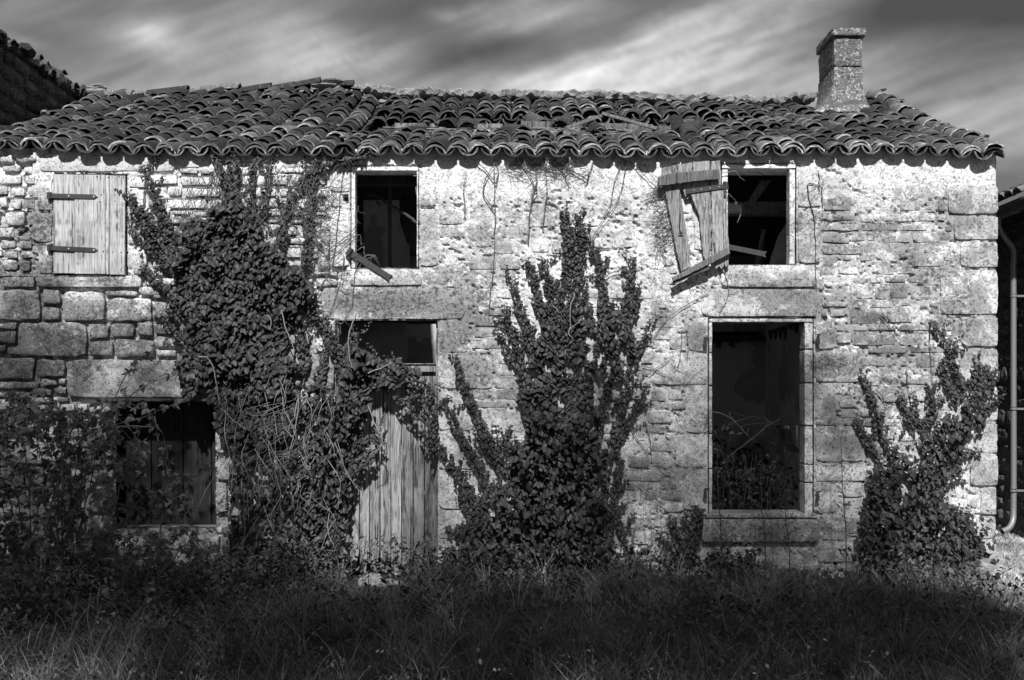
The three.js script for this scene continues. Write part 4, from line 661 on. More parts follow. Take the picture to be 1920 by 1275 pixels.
function massLeaves(out, P, holes, { size = 0.055, step = 7.2, depth = 0.1, layers = 2, z0 = 0.02, ragged = 14 } = {}) {
  const xs = P.map((p) => p[0]), ys = P.map((p) => p[1]), x0 = Math.min(...xs), x1 = Math.max(...xs), y0 = Math.min(...ys), y1 = Math.max(...ys);
  for (let l = 0; l < layers; l++) for (let y = y0; y < y1; y += step * 0.85) for (let x = x0; x < x1; x += step) {
    const px = x + U(-step, step) * 0.7, py = y + U(-step, step) * 0.7, qx = px + (fbm(px / 22, py / 22, 2) - 0.5) * ragged * 2, qy = py + (fbm(px / 22 + 40, py / 22, 2) - 0.5) * ragged * 2;
    if (!inP(P, qx, qy) || ell(qx, qy, holes)) continue;
    const b = fbm(px / 45 + 7, py / 45, 3), z = z0 + depth * (0.25 + 0.75 * sst(0.25, 0.7, b)) * (l + R()) / layers;
    out.push({ q: [px, py], p: AT(px, py, z), s: size * U(0.5, 1.4), v: U(0.5, 1) + z * 2, e: [-U(0.15, 0.9), U(-0.6, 0.6), U(-0.6, 0.6)], t: R() });
  }
}
function stems(parent, lists, m, r = 0.008, z = 0.015) { mesh('stem', lists.map((l) => tube(l.map(([px, py]) => AT(px, py, z)).reverse(), r, r * 0.35, 4, 3, 0.004)), m, parent); }

// ---- ivies on the front
R = rng(202);
{
  const iv = thing('ivy', 'tall spire-shaped ivy fanning up the middle of the wall between door and tall window', 'ivy');
  const S1 = thin(0.8, [
    [[1058, 385, 8], [1064, 425, 24], [1072, 470, 44], [1075, 520, 56], [1074, 570, 84], [1074, 620, 110]], [[1088, 415, 6], [1098, 440, 14], [1112, 468, 20], [1126, 505, 21], [1132, 550, 22], [1130, 600, 26]], [[1078, 400, 6], [1086, 440, 16], [1090, 470, 24]],
    [[990, 484, 7], [998, 515, 11], [1008, 560, 22], [1020, 620, 30]], [[1015, 495, 10], [1030, 525, 24], [1045, 560, 40], [1050, 590, 50]], [[960, 518, 7], [966, 550, 10], [980, 590, 20], [998, 660, 28], [1010, 700, 30]],
    [[945, 568, 8], [955, 610, 16], [970, 660, 22], [985, 720, 26], [998, 780, 30]], [[929, 612, 5], [942, 640, 9], [955, 668, 11], [964, 688, 10]], [[1187, 475, 7], [1184, 515, 12], [1178, 555, 24], [1166, 600, 34]], [[1200, 530, 8], [1192, 565, 16], [1184, 600, 20]],
    [[1228, 588, 9], [1210, 628, 14], [1192, 665, 18], [1176, 715, 20], [1166, 770, 20], [1152, 830, 24]], [[1212, 721, 6], [1200, 750, 13], [1182, 785, 18], [1160, 822, 20], [1146, 860, 22]], [[1150, 690, 10], [1140, 730, 18], [1130, 770, 20], [1115, 830, 24]],
    [[853, 666, 6], [862, 700, 16], [878, 745, 22], [900, 795, 26], [926, 845, 26], [950, 890, 30]], [[836, 757, 5], [848, 785, 12], [868, 825, 16], [890, 862, 18], [912, 898, 22]], [[895, 800, 10], [910, 840, 16], [935, 880, 16]], [[828, 835, 10], [842, 865, 22], [866, 900, 30], [890, 945, 34], [912, 990, 40]], [[852, 905, 8], [870, 940, 20], [890, 980, 24]],
    [[1165, 860, 12], [1155, 910, 16], [1146, 960, 18], [1138, 1000, 20]], [[1172, 942, 9], [1156, 958, 14], [1160, 990, 14], [1176, 1030, 22], [1200, 1070, 30]], [[960, 800, 5], [948, 812, 8], [944, 830, 10], [965, 850, 10]],
    [[1100, 590, 16], [1096, 640, 20], [1080, 700, 26], [1060, 760, 30]], [[1048, 600, 30], [1040, 660, 36], [1030, 720, 38], [1020, 790, 46]], [[1150, 585, 16], [1145, 640, 24], [1120, 700, 24]],
  ]);
  const L = []; S1.forEach((s) => strandLeaves(L, s)); sprigs(L, S1, 3, 0.048);
  massLeaves(L, [[1008, 625], [1030, 570], [1120, 585], [1195, 575], [1192, 630], [1160, 700], [1125, 800], [1140, 850], [1135, 940], [1140, 1010], [1190, 1055], [1225, 1095], [830, 1095], [835, 1030], [880, 960], [950, 880], [985, 830], [980, 740]],
    [[1105, 632, 9, 14, -0.4], [1106, 662, 9, 13], [1167, 655, 9, 14, 0.3], [1080, 695, 8, 12], [1027, 685, 8, 12], [1052, 745, 8, 14, -0.3], [1120, 740, 8, 22, 0.3], [1146, 755, 7, 16, 0.3], [1125, 712, 7, 12], [1010, 1064, 27, 15], [975, 985, 8, 8], [1160, 690, 6, 16, 0.2]], { depth: 0.07, layers: 2, size: 0.052, step: 7.4, ragged: 26 });
  massLeaves(L, [[985, 770], [1120, 770], [1140, 860], [1130, 1000], [1190, 1090], [840, 1090], [880, 990], [960, 900]], [[1010, 1064, 30, 18]], { depth: 0.2, z0: 0.08, layers: 1, size: 0.06, step: 9, ragged: 22 });
  stems(iv, S1.map((s) => s.map(([x, y]) => [x, y])), M.twig, 0.007);
  mesh('stem', [tube([AT(1078, 550, 0.12), AT(1070, 575, 0.14), AT(1069, 615, 0.13), AT(1066, 625, 0.14), AT(1075, 636, 0.15)], 0.005, 0.004, 4, 4, 0.003), tube([AT(1066, 620, 0.14), AT(1080, 608, 0.14), AT(1093, 596, 0.12)], 0.004, 0.003, 4, 3, 0.003), tube([AT(1036, 572, 0.1), AT(1044, 580, 0.13), AT(1048, 588, 0.12)], 0.004, 0.003)], M.paleTwig, iv);
  const bare = [[1105, 632, 10, 17, -0.4], [1106, 662, 10, 16], [1167, 655, 9, 16, 0.3], [1080, 695, 10, 14], [1027, 685, 9, 14], [1052, 745, 9, 18, -0.3], [1120, 742, 9, 26, 0.3], [1146, 757, 8, 20, 0.3], [1125, 712, 9, 14], [1010, 1064, 29, 17], [975, 985, 8, 8], [1100, 590, 8, 10], [1008, 600, 7, 26, -0.3], [1025, 640, 6, 10], [1000, 700, 7, 12], [1128, 660, 6, 30, 0.2], [1140, 690, 6, 24, 0.3], [1095, 690, 5, 24, -0.1], [1065, 690, 5, 22], [1108, 800, 6, 24, 0.3], [1130, 830, 7, 26, 0.3], [1040, 640, 5, 18, -0.3], [1155, 620, 6, 16], [1012, 760, 6, 20, -0.3], [1126, 900, 6, 20, 0.2], [960, 940, 7, 22, -0.5], [925, 960, 8, 26, -0.6], [1060, 560, 4, 12], [1118, 590, 6, 12]];
  foliage(iv, L.filter((l) => !ell(...l.q, bare)), ivyGeo, M.ivy, leafAllI, 'leaf', 300, 0.025);
}
{
  const iv = thing('ivy', 'huge tangled ivy with dead stems covering the wall between left shutter and plank door', 'ivy');
  const S2 = [
    [[264, 312, 5], [274, 330, 10], [286, 355, 14], [300, 390, 18], [310, 420, 20], [325, 450, 22]], [[240, 358, 8], [248, 378, 16], [268, 405, 18], [290, 425, 22], [312, 452, 26]], [[243, 402, 5], [262, 420, 10], [285, 440, 14], [310, 470, 18]], [[238, 415, 8], [252, 438, 14], [275, 460, 16], [300, 478, 18], [316, 500, 24]],
    [[262, 495, 6], [276, 512, 12], [296, 530, 14], [318, 548, 12], [338, 578, 12]], [[310, 538, 8], [326, 570, 14], [340, 600, 16]], [[300, 590, 6], [320, 615, 12], [345, 640, 16]],
    [[432, 285, 20], [438, 320, 26], [430, 360, 24], [420, 400, 40], [420, 450, 70], [420, 500, 110]], [[476, 296, 10], [470, 340, 14], [474, 385, 18], [468, 430, 24], [470, 480, 44]], [[400, 290, 12], [412, 320, 14], [424, 350, 12]], [[500, 300, 6], [500, 350, 9], [492, 400, 12]],
    [[590, 300, 10], [586, 350, 13], [580, 400, 14], [578, 450, 14], [572, 500, 22]], [[540, 330, 8], [545, 370, 10], [530, 410, 16], [526, 460, 22]], [[640, 296, 16], [610, 312, 14], [580, 325, 14], [560, 345, 14]], [[700, 286, 10], [660, 298, 12], [630, 308, 12]],
    [[568, 560, 14], [590, 590, 20], [612, 620, 22], [634, 660, 26], [650, 700, 36], [658, 760, 30], [650, 830, 28], [640, 900, 44], [628, 980, 50], [605, 1060, 60]], [[606, 590, 14], [612, 640, 16], [606, 690, 12], [600, 730, 20]], [[560, 600, 12], [566, 650, 16], [572, 700, 26]],
    [[660, 610, 8], [664, 640, 14], [650, 670, 30], [655, 700, 44]], [[640, 680, 30], [690, 685, 34], [740, 690, 24], [790, 700, 14]], [[650, 705, 30], [700, 705, 20], [750, 710, 14], [800, 722, 14], [816, 745, 10]], [[737, 742, 4], [752, 752, 8], [772, 772, 8], [790, 790, 7], [815, 800, 7]], [[790, 745, 6], [802, 758, 10], [816, 780, 8]], [[812, 770, 12], [814, 820, 16], [816, 860, 14]],
    [[692, 745, 10], [684, 775, 12], [670, 800, 18], [660, 850, 22]], [[720, 822, 10], [696, 824, 16], [672, 830, 26]], [[700, 845, 16], [685, 860, 22], [668, 880, 30]],
  ];
  const L = []; S2.forEach((s) => strandLeaves(L, s, 0.05, 0.03)); sprigs(L, S2, 3, 0.046);
  massLeaves(L, [[322, 470], [340, 430], [385, 405], [410, 380], [440, 350], [470, 400], [500, 430], [545, 490], [585, 530], [560, 580], [545, 640], [546, 700], [560, 760], [540, 830], [430, 830], [405, 800], [398, 740], [350, 735], [332, 680], [352, 620], [330, 560], [318, 510]],
    [[505, 350, 12, 40], [452, 345, 10, 22], [515, 430, 14, 22], [350, 465, 14, 10], [340, 455, 8, 10], [492, 315, 8, 14]], { depth: 0.16, layers: 3, size: 0.056, ragged: 22 });
  massLeaves(L, [[590, 720], [670, 730], [672, 760], [650, 850], [640, 1000], [645, 1085], [440, 1085], [430, 960], [440, 830], [540, 800], [560, 740]],
    [[546, 990, 12, 12], [530, 975, 10, 14], [624, 1000, 6, 22], [620, 1040, 5, 12], [538, 800, 20, 40], [520, 830, 22, 18], [500, 860, 30, 16], [470, 820, 16, 14], [600, 670, 10, 22], [480, 900, 26, 20], [455, 940, 14, 24], [590, 700, 8, 20], [585, 790, 8, 16], [520, 760, 14, 14], [508, 1010, 14, 12], [470, 990, 12, 12]], { depth: 0.2, layers: 2, size: 0.052, step: 9, ragged: 24 });
  massLeaves(L, [[640, 655], [690, 660], [760, 680], [785, 697], [750, 712], [690, 730], [668, 790], [640, 800]], [], { depth: 0.16, layers: 2, size: 0.068, z0: 0.0 });
  foliage(iv, L, ivyGeo, M.ivy, leafAllI, 'leaf', 300, 0.025);
  stems(iv, S2.map((s) => s.map(([x, y]) => [x, y])), M.twig, 0.009, 0.03);
  const dead = [];                                                     // dead, pale stems trailing out of the mass
  for (let k = 0; k < 85; k++) { const x = U(410, 650), y = U(700, 1000), a = U(-0.6, 0.6), L2 = U(30, 120), z = U(0.15, 0.5); dead.push(tube([AT(x, y, z), AT(x + a * L2 * 0.4 + U(-8, 8), y + L2 * 0.4, z + U(-0.03, 0.06)), AT(x + a * L2 * 0.7 + U(-14, 14), y + L2 * 0.75, z + U(-0.05, 0.08)), AT(x + a * L2 * U(0.4, 1.5), y + L2, z + U(-0.05, 0.1))], U(0.0025, 0.0055), 0.0016, 3, 3, 0.004)); }
  for (let k = 0; k < 30; k++) { const x = U(500, 570), y = U(750, 860); dead.push(tube([AT(x, y, 0.12), AT(x - U(10, 30), y + U(0, 12), 0.2), AT(x - U(30, 60), y + U(10, 26), 0.22)], 0.003, 0.0015, 3, 3)); }
  for (const l of [[[528, 580], [534, 610], [546, 640], [552, 655]], [[500, 590], [508, 600], [506, 618]], [[372, 668], [390, 672], [402, 700], [410, 750]], [[420, 770], [440, 790], [462, 805]], [[552, 780], [560, 745], [556, 790], [540, 860]], [[668, 590], [656, 620], [654, 660], [660, 690]], [[690, 700], [720, 688], [735, 680]], [[690, 760], [705, 800], [716, 822], [712, 840], [694, 852]]]) dead.push(tube(l.map(([x, y]) => AT(x, y, 0.2)), 0.006, 0.004, 4, 4, 0.004));
  mesh('dead_stem', dead, M.paleTwig, iv);
}
{
  const iv = thing('ivy', 'dark bushy ivy climbing the right corner of the house front', 'ivy');
  const S3 = thin(0.8, [
    [[1622, 705, 7], [1632, 735, 14], [1642, 775, 16], [1652, 805, 18], [1668, 840, 20]], [[1604, 778, 7], [1616, 805, 11], [1632, 835, 14], [1652, 862, 20]], [[1683, 728, 5], [1696, 760, 16], [1712, 800, 26]], [[1745, 730, 14], [1747, 765, 26], [1742, 800, 34]], [[1712, 735, 9], [1714, 770, 14], [1722, 810, 22]],
    [[1744, 606, 5], [1762, 620, 10], [1776, 640, 13], [1786, 670, 16], [1800, 710, 18], [1812, 740, 22]], [[1768, 672, 8], [1772, 700, 14], [1782, 730, 18], [1800, 750, 20]], [[1826, 680, 12], [1832, 700, 20], [1836, 730, 30], [1830, 760, 40]], [[1866, 685, 10], [1858, 710, 20], [1850, 740, 26]], [[1872, 752, 10], [1850, 765, 20], [1826, 790, 30]],
    [[1810, 760, 30], [1800, 810, 34], [1790, 850, 30]], [[1835, 840, 8], [1815, 870, 16], [1800, 900, 20]], [[1830, 860, 8], [1820, 880, 10]], [[1810, 950, 20], [1820, 1000, 30], [1840, 1050, 40]],
  ]);
  const L = []; S3.forEach((s) => strandLeaves(L, s, 0.05, 0.02)); sprigs(L, S3, 4, 0.046);
  massLeaves(L, [[1665, 850], [1695, 820], [1715, 800], [1750, 805], [1790, 790], [1835, 745], [1845, 770], [1815, 820], [1785, 860], [1780, 930], [1800, 980], [1830, 1040], [1860, 1095], [1600, 1095], [1610, 1040], [1620, 985], [1612, 940], [1640, 900]],
    [[1705, 838, 14, 18], [1672, 820, 12, 8], [1700, 910, 8, 14, 0.5], [1725, 860, 8, 12], [1690, 940, 8, 6], [1730, 950, 6, 9], [1760, 985, 5, 9], [1770, 995, 6, 10], [1720, 988, 5, 6], [1820, 880, 20, 26], [1765, 935, 7, 5]], { depth: 0.16, layers: 2, size: 0.05, ragged: 30, step: 8.6 });
  massLeaves(L, [[1640, 900], [1780, 880], [1790, 1000], [1850, 1080], [1620, 1080]], [[1700, 910, 9, 15, 0.5]], { depth: 0.2, z0: 0.14, layers: 1, size: 0.055, ragged: 34, step: 10 });
  massLeaves(L, [[1770, 940], [1850, 960], [1875, 1040], [1880, 1100], [1780, 1100]], [[1850, 1060, 16, 10], [1800, 985, 8, 12]], { depth: 0.35, z0: 0.05, layers: 1, size: 0.045, ragged: 30, step: 11 });
  stems(iv, S3.map((s) => s.map(([x, y]) => [x, y])), M.twig, 0.006);
  const bare = [[1705, 838, 14, 18], [1672, 820, 12, 8], [1700, 912, 10, 16, 0.5], [1725, 860, 8, 12], [1690, 940, 9, 7], [1730, 950, 7, 10], [1762, 987, 7, 10], [1720, 988, 6, 7], [1822, 880, 20, 28], [1765, 935, 8, 6], [1730, 760, 9, 24], [1800, 770, 7, 20]];
  foliage(iv, L.filter((l) => !ell(...l.q, bare)), ivyGeo, M.ivy, leafAllI, 'leaf', 300, 0.027);
}
{
  const iv = thing('ivy', 'small low ivy sprouting left of the sill of the tall window', 'ivy');
  const S4 = [[[1302, 948, 12], [1312, 965, 22], [1302, 990, 24], [1290, 1020, 36], [1275, 1060, 50], [1265, 1092, 60]], [[1254, 968, 6], [1264, 985, 10], [1276, 1010, 16]], [[1230, 996, 5], [1240, 1008, 9], [1262, 1022, 14]], [[1286, 960, 6], [1284, 985, 14]], [[1330, 1040, 12], [1350, 1060, 10], [1400, 1050, 10], [1420, 1075, 16]], [[1410, 1028, 14], [1404, 1055, 20], [1402, 1085, 22]]];
  const L = []; S4.forEach((s) => strandLeaves(L, s, 0.055, 0.03));
  stems(iv, S4.map((s) => s.map(([x, y]) => [x, y])), M.darkTwig, 0.005);
  foliage(iv, L, ivyGeo, M.ivy, leafAllI, 'leaf', 300, 0.025);
}

// ---- bare creepers on the render: each a stem with its side twigs
R = rng(303);
function vine(label, lines, r, m, twig = 3) {
  const g = [];
  for (const l of lines) {
    g.push(tube(l.map(([x, y, z = 0.02]) => AT(x, y, z)), r, r * 0.5, 4, 4, 0.005));
    for (let i = 1; i < l.length; i++) for (let k = 0; k < twig; k++) { const f = R(), x = mix(l[i - 1][0], l[i][0], f), y = mix(l[i - 1][1], l[i][1], f), a = U(-1, 1), n = U(8, 26); g.push(tube([AT(x, y, 0.02), AT(x + a * n * 0.5, y + U(2, n * 0.5), U(0.02, 0.04)), AT(x + a * n, y + n * U(0.1, 0.9), 0.02)], r * 0.4, r * 0.22, 3, 2, 0.004)); }
  }
  tag(mesh('bare_vine', g, m), label, 'vine', 'bare vines on the wall');
}
vine('bare forked vine hanging from the eaves right of the upper left window', [[[930, 345], [912, 320], [888, 300], [870, 288]], [[930, 345], [934, 318], [926, 296]], [[905, 362], [910, 340], [922, 315], [940, 292]], [[905, 362], [920, 385], [928, 400], [927, 440], [926, 480], [922, 530], [918, 560], [916, 597]], [[928, 400], [927, 350], [926, 300]], [[872, 405], [871, 380], [869, 352], [874, 325]]], 0.0055, M.twig, 2);
vine('thick dark vine stem hanging straight down above the ivy spire', [[[990, 455], [992, 420], [994, 390], [999, 365], [1000, 345], [990, 325], [975, 300]], [[999, 365], [1007, 340], [1004, 320]], [[999, 370], [1006, 360], [1005, 345]], [[1018, 430], [1020, 400], [1024, 375], [1026, 350], [1022, 318], [1018, 296]]], 0.007, M.twig, 2);
vine('knot of bare twigs under the eaves over the ivy spire', [...Array(34)].map(() => { const x = U(965, 1080); return [[x, 296], [x + U(-14, 14), 304 + U(0, 10)], [x + U(-40, 40), 306 + U(0, 26)], [x + U(-46, 46), 310 + U(0, 34)]]; }), 0.0035, M.twig, 1);
vine('pair of dark broken twigs pointing down below the eaves', [[[1045, 305], [1070, 318], [1090, 330], [1102, 336]], [[1100, 341], [1106, 322], [1114, 300]], [[1050, 312], [1062, 335], [1070, 347]]], 0.006, M.darkTwig, 3);
vine('long bare vine slanting down the wall toward the shutter', [[[1165, 300], [1156, 330], [1150, 350], [1146, 378], [1130, 410], [1110, 450]], [[1175, 300], [1168, 340], [1160, 372], [1140, 405], [1105, 453]], [[1180, 300], [1205, 325], [1230, 352], [1240, 360]], [[1160, 292], [1180, 306], [1210, 312], [1228, 330]]], 0.0045, M.twig, 2);
vine('thicket of bare twigs at the left edge of the broken shutter', [...Array(46)].map(() => { const y = U(318, 460), x = 1238 + (y - 318) * 0.2 + U(-6, 6); return [[x + 6, y, 0.05], [x - U(2, 16), y + U(0, 18), 0.05], [x - U(4, 30), y + U(10, 36), 0.03], [x - U(0, 44), y + U(20, 60), 0.02]]; }), 0.003, M.twig, 1);
vine('wiry bare vine below the broken shutter and over the tall window', [[[1356, 508], [1362, 520], [1366, 545], [1362, 565], [1352, 580], [1348, 597]], [[1285, 525], [1292, 535], [1296, 545]], [[1328, 550], [1290, 570], [1262, 588], [1240, 610], [1220, 640], [1190, 668]], [[1310, 527], [1326, 538]], [[1135, 520], [1150, 510], [1175, 507], [1205, 500]]], 0.0045, M.twig, 1);
vine('bare crossing vines on the rubble left of the tall window', [[[1190, 685], [1215, 688], [1240, 700], [1258, 708]], [[1200, 712], [1225, 694], [1250, 678], [1256, 676]], [[1278, 620], [1277, 650], [1274, 675], [1268, 690], [1264, 684]], [[1288, 620], [1290, 650], [1288, 680]], [[1210, 790], [1220, 830], [1222, 870]], [[1180, 800], [1200, 830], [1215, 855]]], 0.0045, M.twig, 1);
vine('dead twiggy creeper stuck on the wall right of the upper right window', [[[1535, 323], [1536, 340], [1537, 360]], [[1516, 344], [1526, 345], [1537, 348], [1545, 338]], [[1514, 346], [1516, 365], [1522, 390], [1527, 410], [1529, 450], [1530, 500], [1531, 545]], [[1541, 350], [1543, 390]]], 0.0055, M.darkTwig, 1);
vine('two thin stems slanting over the stained wall near the right ivy', [[[1650, 590], [1670, 615], [1688, 640]], [[1655, 588], [1672, 606], [1688, 622]], [[1744, 600], [1743, 640], [1746, 680], [1750, 720]], [[1700, 690], [1702, 720], [1706, 745]], [[1642, 730], [1655, 745], [1662, 760], [1675, 755]]], 0.0045, M.darkTwig, 1);
vine('net of bare stems spreading from the big ivy toward the upper left window', [...Array(110)].map(() => { const x = U(560, 612), y = U(330, 520), a = U(0.2, 1), L2 = U(24, 90), up = U(-0.9, 0.7); return [[x, y, 0.04], [x + L2 * 0.35 * a, y + up * L2 * 0.3 + U(-8, 8), 0.06], [x + L2 * 0.7 * a, y + up * L2 * 0.7 + U(-8, 8), 0.05], [x + L2 * a, y + up * L2 + U(-10, 10), 0.03]]; }), 0.0032, M.twig, 0);
vine('bare stems climbing past the left side of the upper left window', [[[590, 560], [605, 530], [622, 500], [628, 470], [632, 430], [636, 390], [640, 350], [646, 320], [660, 300]], [[615, 470], [640, 450], [655, 440], [668, 420], [670, 395], [673, 386]], [[600, 480], [625, 478], [650, 455], [664, 442], [674, 440], [677, 460]], [[645, 480], [640, 520], [628, 560], [618, 590]], [[678, 480], [668, 500], [663, 530], [660, 570], [640, 610], [637, 625]], [[670, 470], [682, 462], [684, 478], [700, 480], [704, 482]], [[676, 490], [690, 478], [705, 480], [690, 484], [674, 500], [664, 512]]], 0.0048, M.twig, 2);
vine('mesh of thin bare stems around the top of the big ivy', [...Array(120)].map(() => { const x = U(330, 600), y = U(296, 420), a = U(-1, 1), L2 = U(24, 100); return [[x, y, 0.05], [x + a * L2 * 0.3 + U(-6, 6), y + L2 * 0.3, 0.07], [x + a * L2 * 0.6 + U(-9, 9), y + L2 * 0.7, 0.06], [x + a * L2, y + L2, 0.04]]; }), 0.0032, M.twig, 0);
vine('fine roots of a creeper over the low wall left of the tall window', [...Array(60)].map(() => { const x = U(1180, 1290), y = U(900, 1070), a = U(-1, 1), L2 = U(14, 50); return [[x, y, 0.03], [x + a * L2 * 0.5 + U(-5, 5), y + U(-10, 18), 0.04], [x + a * L2, y + U(-16, 30), 0.03]]; }), 0.003, M.twig, 0);
vine('pale stalks poking out of the upper right window', [[[1352, 323, 0.02], [1372, 322, 0.03], [1380, 321, 0.03], [1386, 330, 0.02], [1396, 339, 0]], [[1364, 361, 0.03], [1372, 370, 0.0], [1384, 382, -0.1]], [[1389, 400, -0.2], [1386, 410, -0.2], [1382, 417, -0.2]]], 0.004, M.paleTwig, 0);
{
  const br = tag(mesh('branch', tube([AT(684, 367, -0.45), AT(698, 367, -0.42), AT(712, 371, -0.4), AT(728, 382, -0.38), AT(745, 393, -0.35), AT(765, 405, -0.3), AT(784, 420, -0.25)], 0.012, 0.018, 6, 5, 0.006), M.darkTwig), 'dark rotten branch lying across the upper left window opening', 'branch');
  for (let k = 0; k < 22; k++) { const f = R(), x = mix(690, 770, f), y = mix(368, 410, f); mesh('twig', tube([AT(x, y, -0.4), AT(x - U(-3, 5), y + U(3, 8), -0.38)], 0.006, 0.003, 3, 2), M.darkTwig, br); }
}
for (const [pts, lab] of [[[[1336, 772], [1360, 778], [1382, 795], [1400, 815], [1420, 830]], 'dark arching cane inside the tall window, from its left side'], [[[1358, 862], [1390, 838], [1420, 815], [1445, 795], [1462, 786]], 'dark cane rising to the right inside the tall window'], [[[1452, 905], [1466, 880], [1476, 865], [1478, 845]], 'short dark stem at the right inside the tall window']])
  tag(mesh('cane', [tube(pts.map(([x, y]) => AT(x, y, -0.7)), 0.006, 0.003, 4, 4, 0.004), ...[...Array(6)].map(() => { const k = (R() * (pts.length - 1)) | 0, [x, y] = pts[k]; return tube([AT(x, y, -0.7), AT(x + U(-20, 30), y + U(-30, 10), -0.75), AT(x + U(-40, 50), y + U(-50, 20), -0.8)], 0.003, 0.0015, 3, 3); })], M.darkTwig), lab, 'cane');
{
  const t = thing('weed_clump', 'dark weeds growing indoors at the foot of the tall window', 'weeds'), L = [];
  for (let k = 0; k < 900; k++) { const x = U(1.9, 2.85), z = U(-2.0, -0.5), h = U(0.2, 0.62 + 0.5 * Math.pow(vn(x * 5, 2), 2)); L.push({ p: [x, 0.42 + h, z], s: U(0.04, 0.075), v: 1, e: [-U(0, 1.4), U(-3, 3), U(-1, 1)], t: R() }); }
  mesh('stem', [...Array(40)].map(() => { const x = U(1.9, 2.85), z = U(-1.6, -0.5); return tube([[x, 0.4, z], [x + U(-0.05, 0.05), 0.8, z], [x + U(-0.1, 0.1), 1.15, z]], 0.004, 0.002, 3, 2); }), M.darkTwig, t);
  foliage(t, L, [ovalGeo], M.bramble, leafDull, 'leaf', 0, 0.02);
}

// ================================================================ brambles, weeds, grass, stalks
R = rng(404);
function bramble(label, canes, leafSize, base) {
  const b = thing('bramble', label, 'bramble'), L = [], g = [];
  for (const pts of canes) {
    g.push(tube(pts, U(0.005, 0.0075), 0.002, 4, 5, 0.004));
    const c = new THREE.CatmullRomCurve3(pts.map((p) => new THREE.Vector3(...p))), len = c.getLength(), n = Math.round(len / 0.055);
    for (let i = 2; i < n; i++) {
      if (R() < 0.22) continue;
      const p = c.getPoint(i / n), a = U(-3.1, 3.1), r = U(0.02, 0.07), q = [p.x + Math.cos(a) * r, p.y + U(-0.02, 0.05), p.z + Math.sin(a) * r];
      g.push(tube([p.toArray(), q], 0.0018, 0.0012, 3, 1));
      const droop = U(0.2, 1.2), yaw = U(-1.2, 1.2), roll = U(-1.2, 1.2);
      for (const k of [-1, 0, 1]) L.push({ p: q, s: leafSize * U(0.75, 1.2) * (k ? 0.85 : 1.1), v: U(0.6, 1) + q[2] * 0.2, e: [-droop, yaw, roll + k * 1.15], t: R() });
    }
  }
  mesh('stem', g, M.cane, b); foliage(b, L, [ovalGeo], M.bramble, leafDull, 'leaf', 300, base);
}
const arc = (x, z, dx, dz, h, n = 5) => [...Array(n + 1)].map((_, i) => { const f = i / n; return [x + dx * f + U(-0.03, 0.03), 0.03 + h * Math.sin(Math.min(f * 1.25, 1.1) * Math.PI * 0.62) * (1 + U(-0.04, 0.04)), z + dz * f + U(-0.03, 0.03)]; });
{
  const canes = [];
  for (let k = 0; k < 58; k++) canes.push(arc(U(-5.3, -3.7), U(0.25, 1.5), U(-0.6, 1.0), U(-0.2, 0.5), U(0.7, 1.75)));
  const P = (l) => l.map(([x, y, z]) => AT(x, y, z));
  canes.push(P([[120, 860, 0.7], [170, 810, 0.7], [215, 797, 0.7], [260, 785, 0.7], [310, 765, 0.65], [350, 752, 0.6]]), P([[150, 800, 0.5], [215, 745, 0.5], [235, 705, 0.5], [262, 672, 0.5], [290, 655, 0.45], [330, 640, 0.4]]), P([[215, 800, 0.5], [270, 800, 0.5], [300, 805, 0.5], [312, 850, 0.5], [320, 890, 0.5]]), P([[160, 800, 0.6], [220, 760, 0.6], [270, 725, 0.6], [320, 705, 0.6], [350, 700, 0.55]]), P([[240, 800, 0.6], [262, 835, 0.6], [260, 900, 0.6]]), P([[100, 760, 0.5], [160, 800, 0.6], [210, 840, 0.7], [250, 890, 0.7], [285, 930, 0.7]]), P([[340, 930, 0.8], [360, 900, 0.8], [390, 880, 0.7], [420, 850, 0.6]]), P([[280, 960, 0.9], [300, 930, 0.9], [330, 900, 0.9], [350, 895, 0.9]]), P([[60, 720, 0.4], [100, 770, 0.5], [140, 830, 0.6]]), P([[215, 960, 0.9], [228, 900, 0.9], [240, 880, 0.85], [262, 872, 0.8]]), P([[230, 985, 0.9], [260, 940, 0.9], [290, 925, 0.85], [335, 915, 0.8]]), P([[300, 1000, 0.9], [310, 950, 0.9], [340, 930, 0.85], [372, 935, 0.8]]), P([[190, 980, 0.9], [205, 920, 0.9], [222, 870, 0.85], [238, 850, 0.8]]), P([[340, 990, 0.9], [350, 960, 0.85], [380, 945, 0.8]]), P([[290, 780, 0.45], [300, 840, 0.45], [320, 900, 0.5], [318, 940, 0.5]]));
  bramble('bramble with pale oval leaves sprawling before the dark lower opening at left', canes, 0.062, 0.085);
}
{
  const canes = []; for (let k = 0; k < 44; k++) canes.push(arc(U(-4.6, -2.0), U(0.7, 2.0), U(-0.7, 0.7), U(-0.2, 0.7), U(0.25, 0.65)));
  bramble('low bramble thicket with small leaves in front of the big ivy', canes, 0.048, 0.07);
}
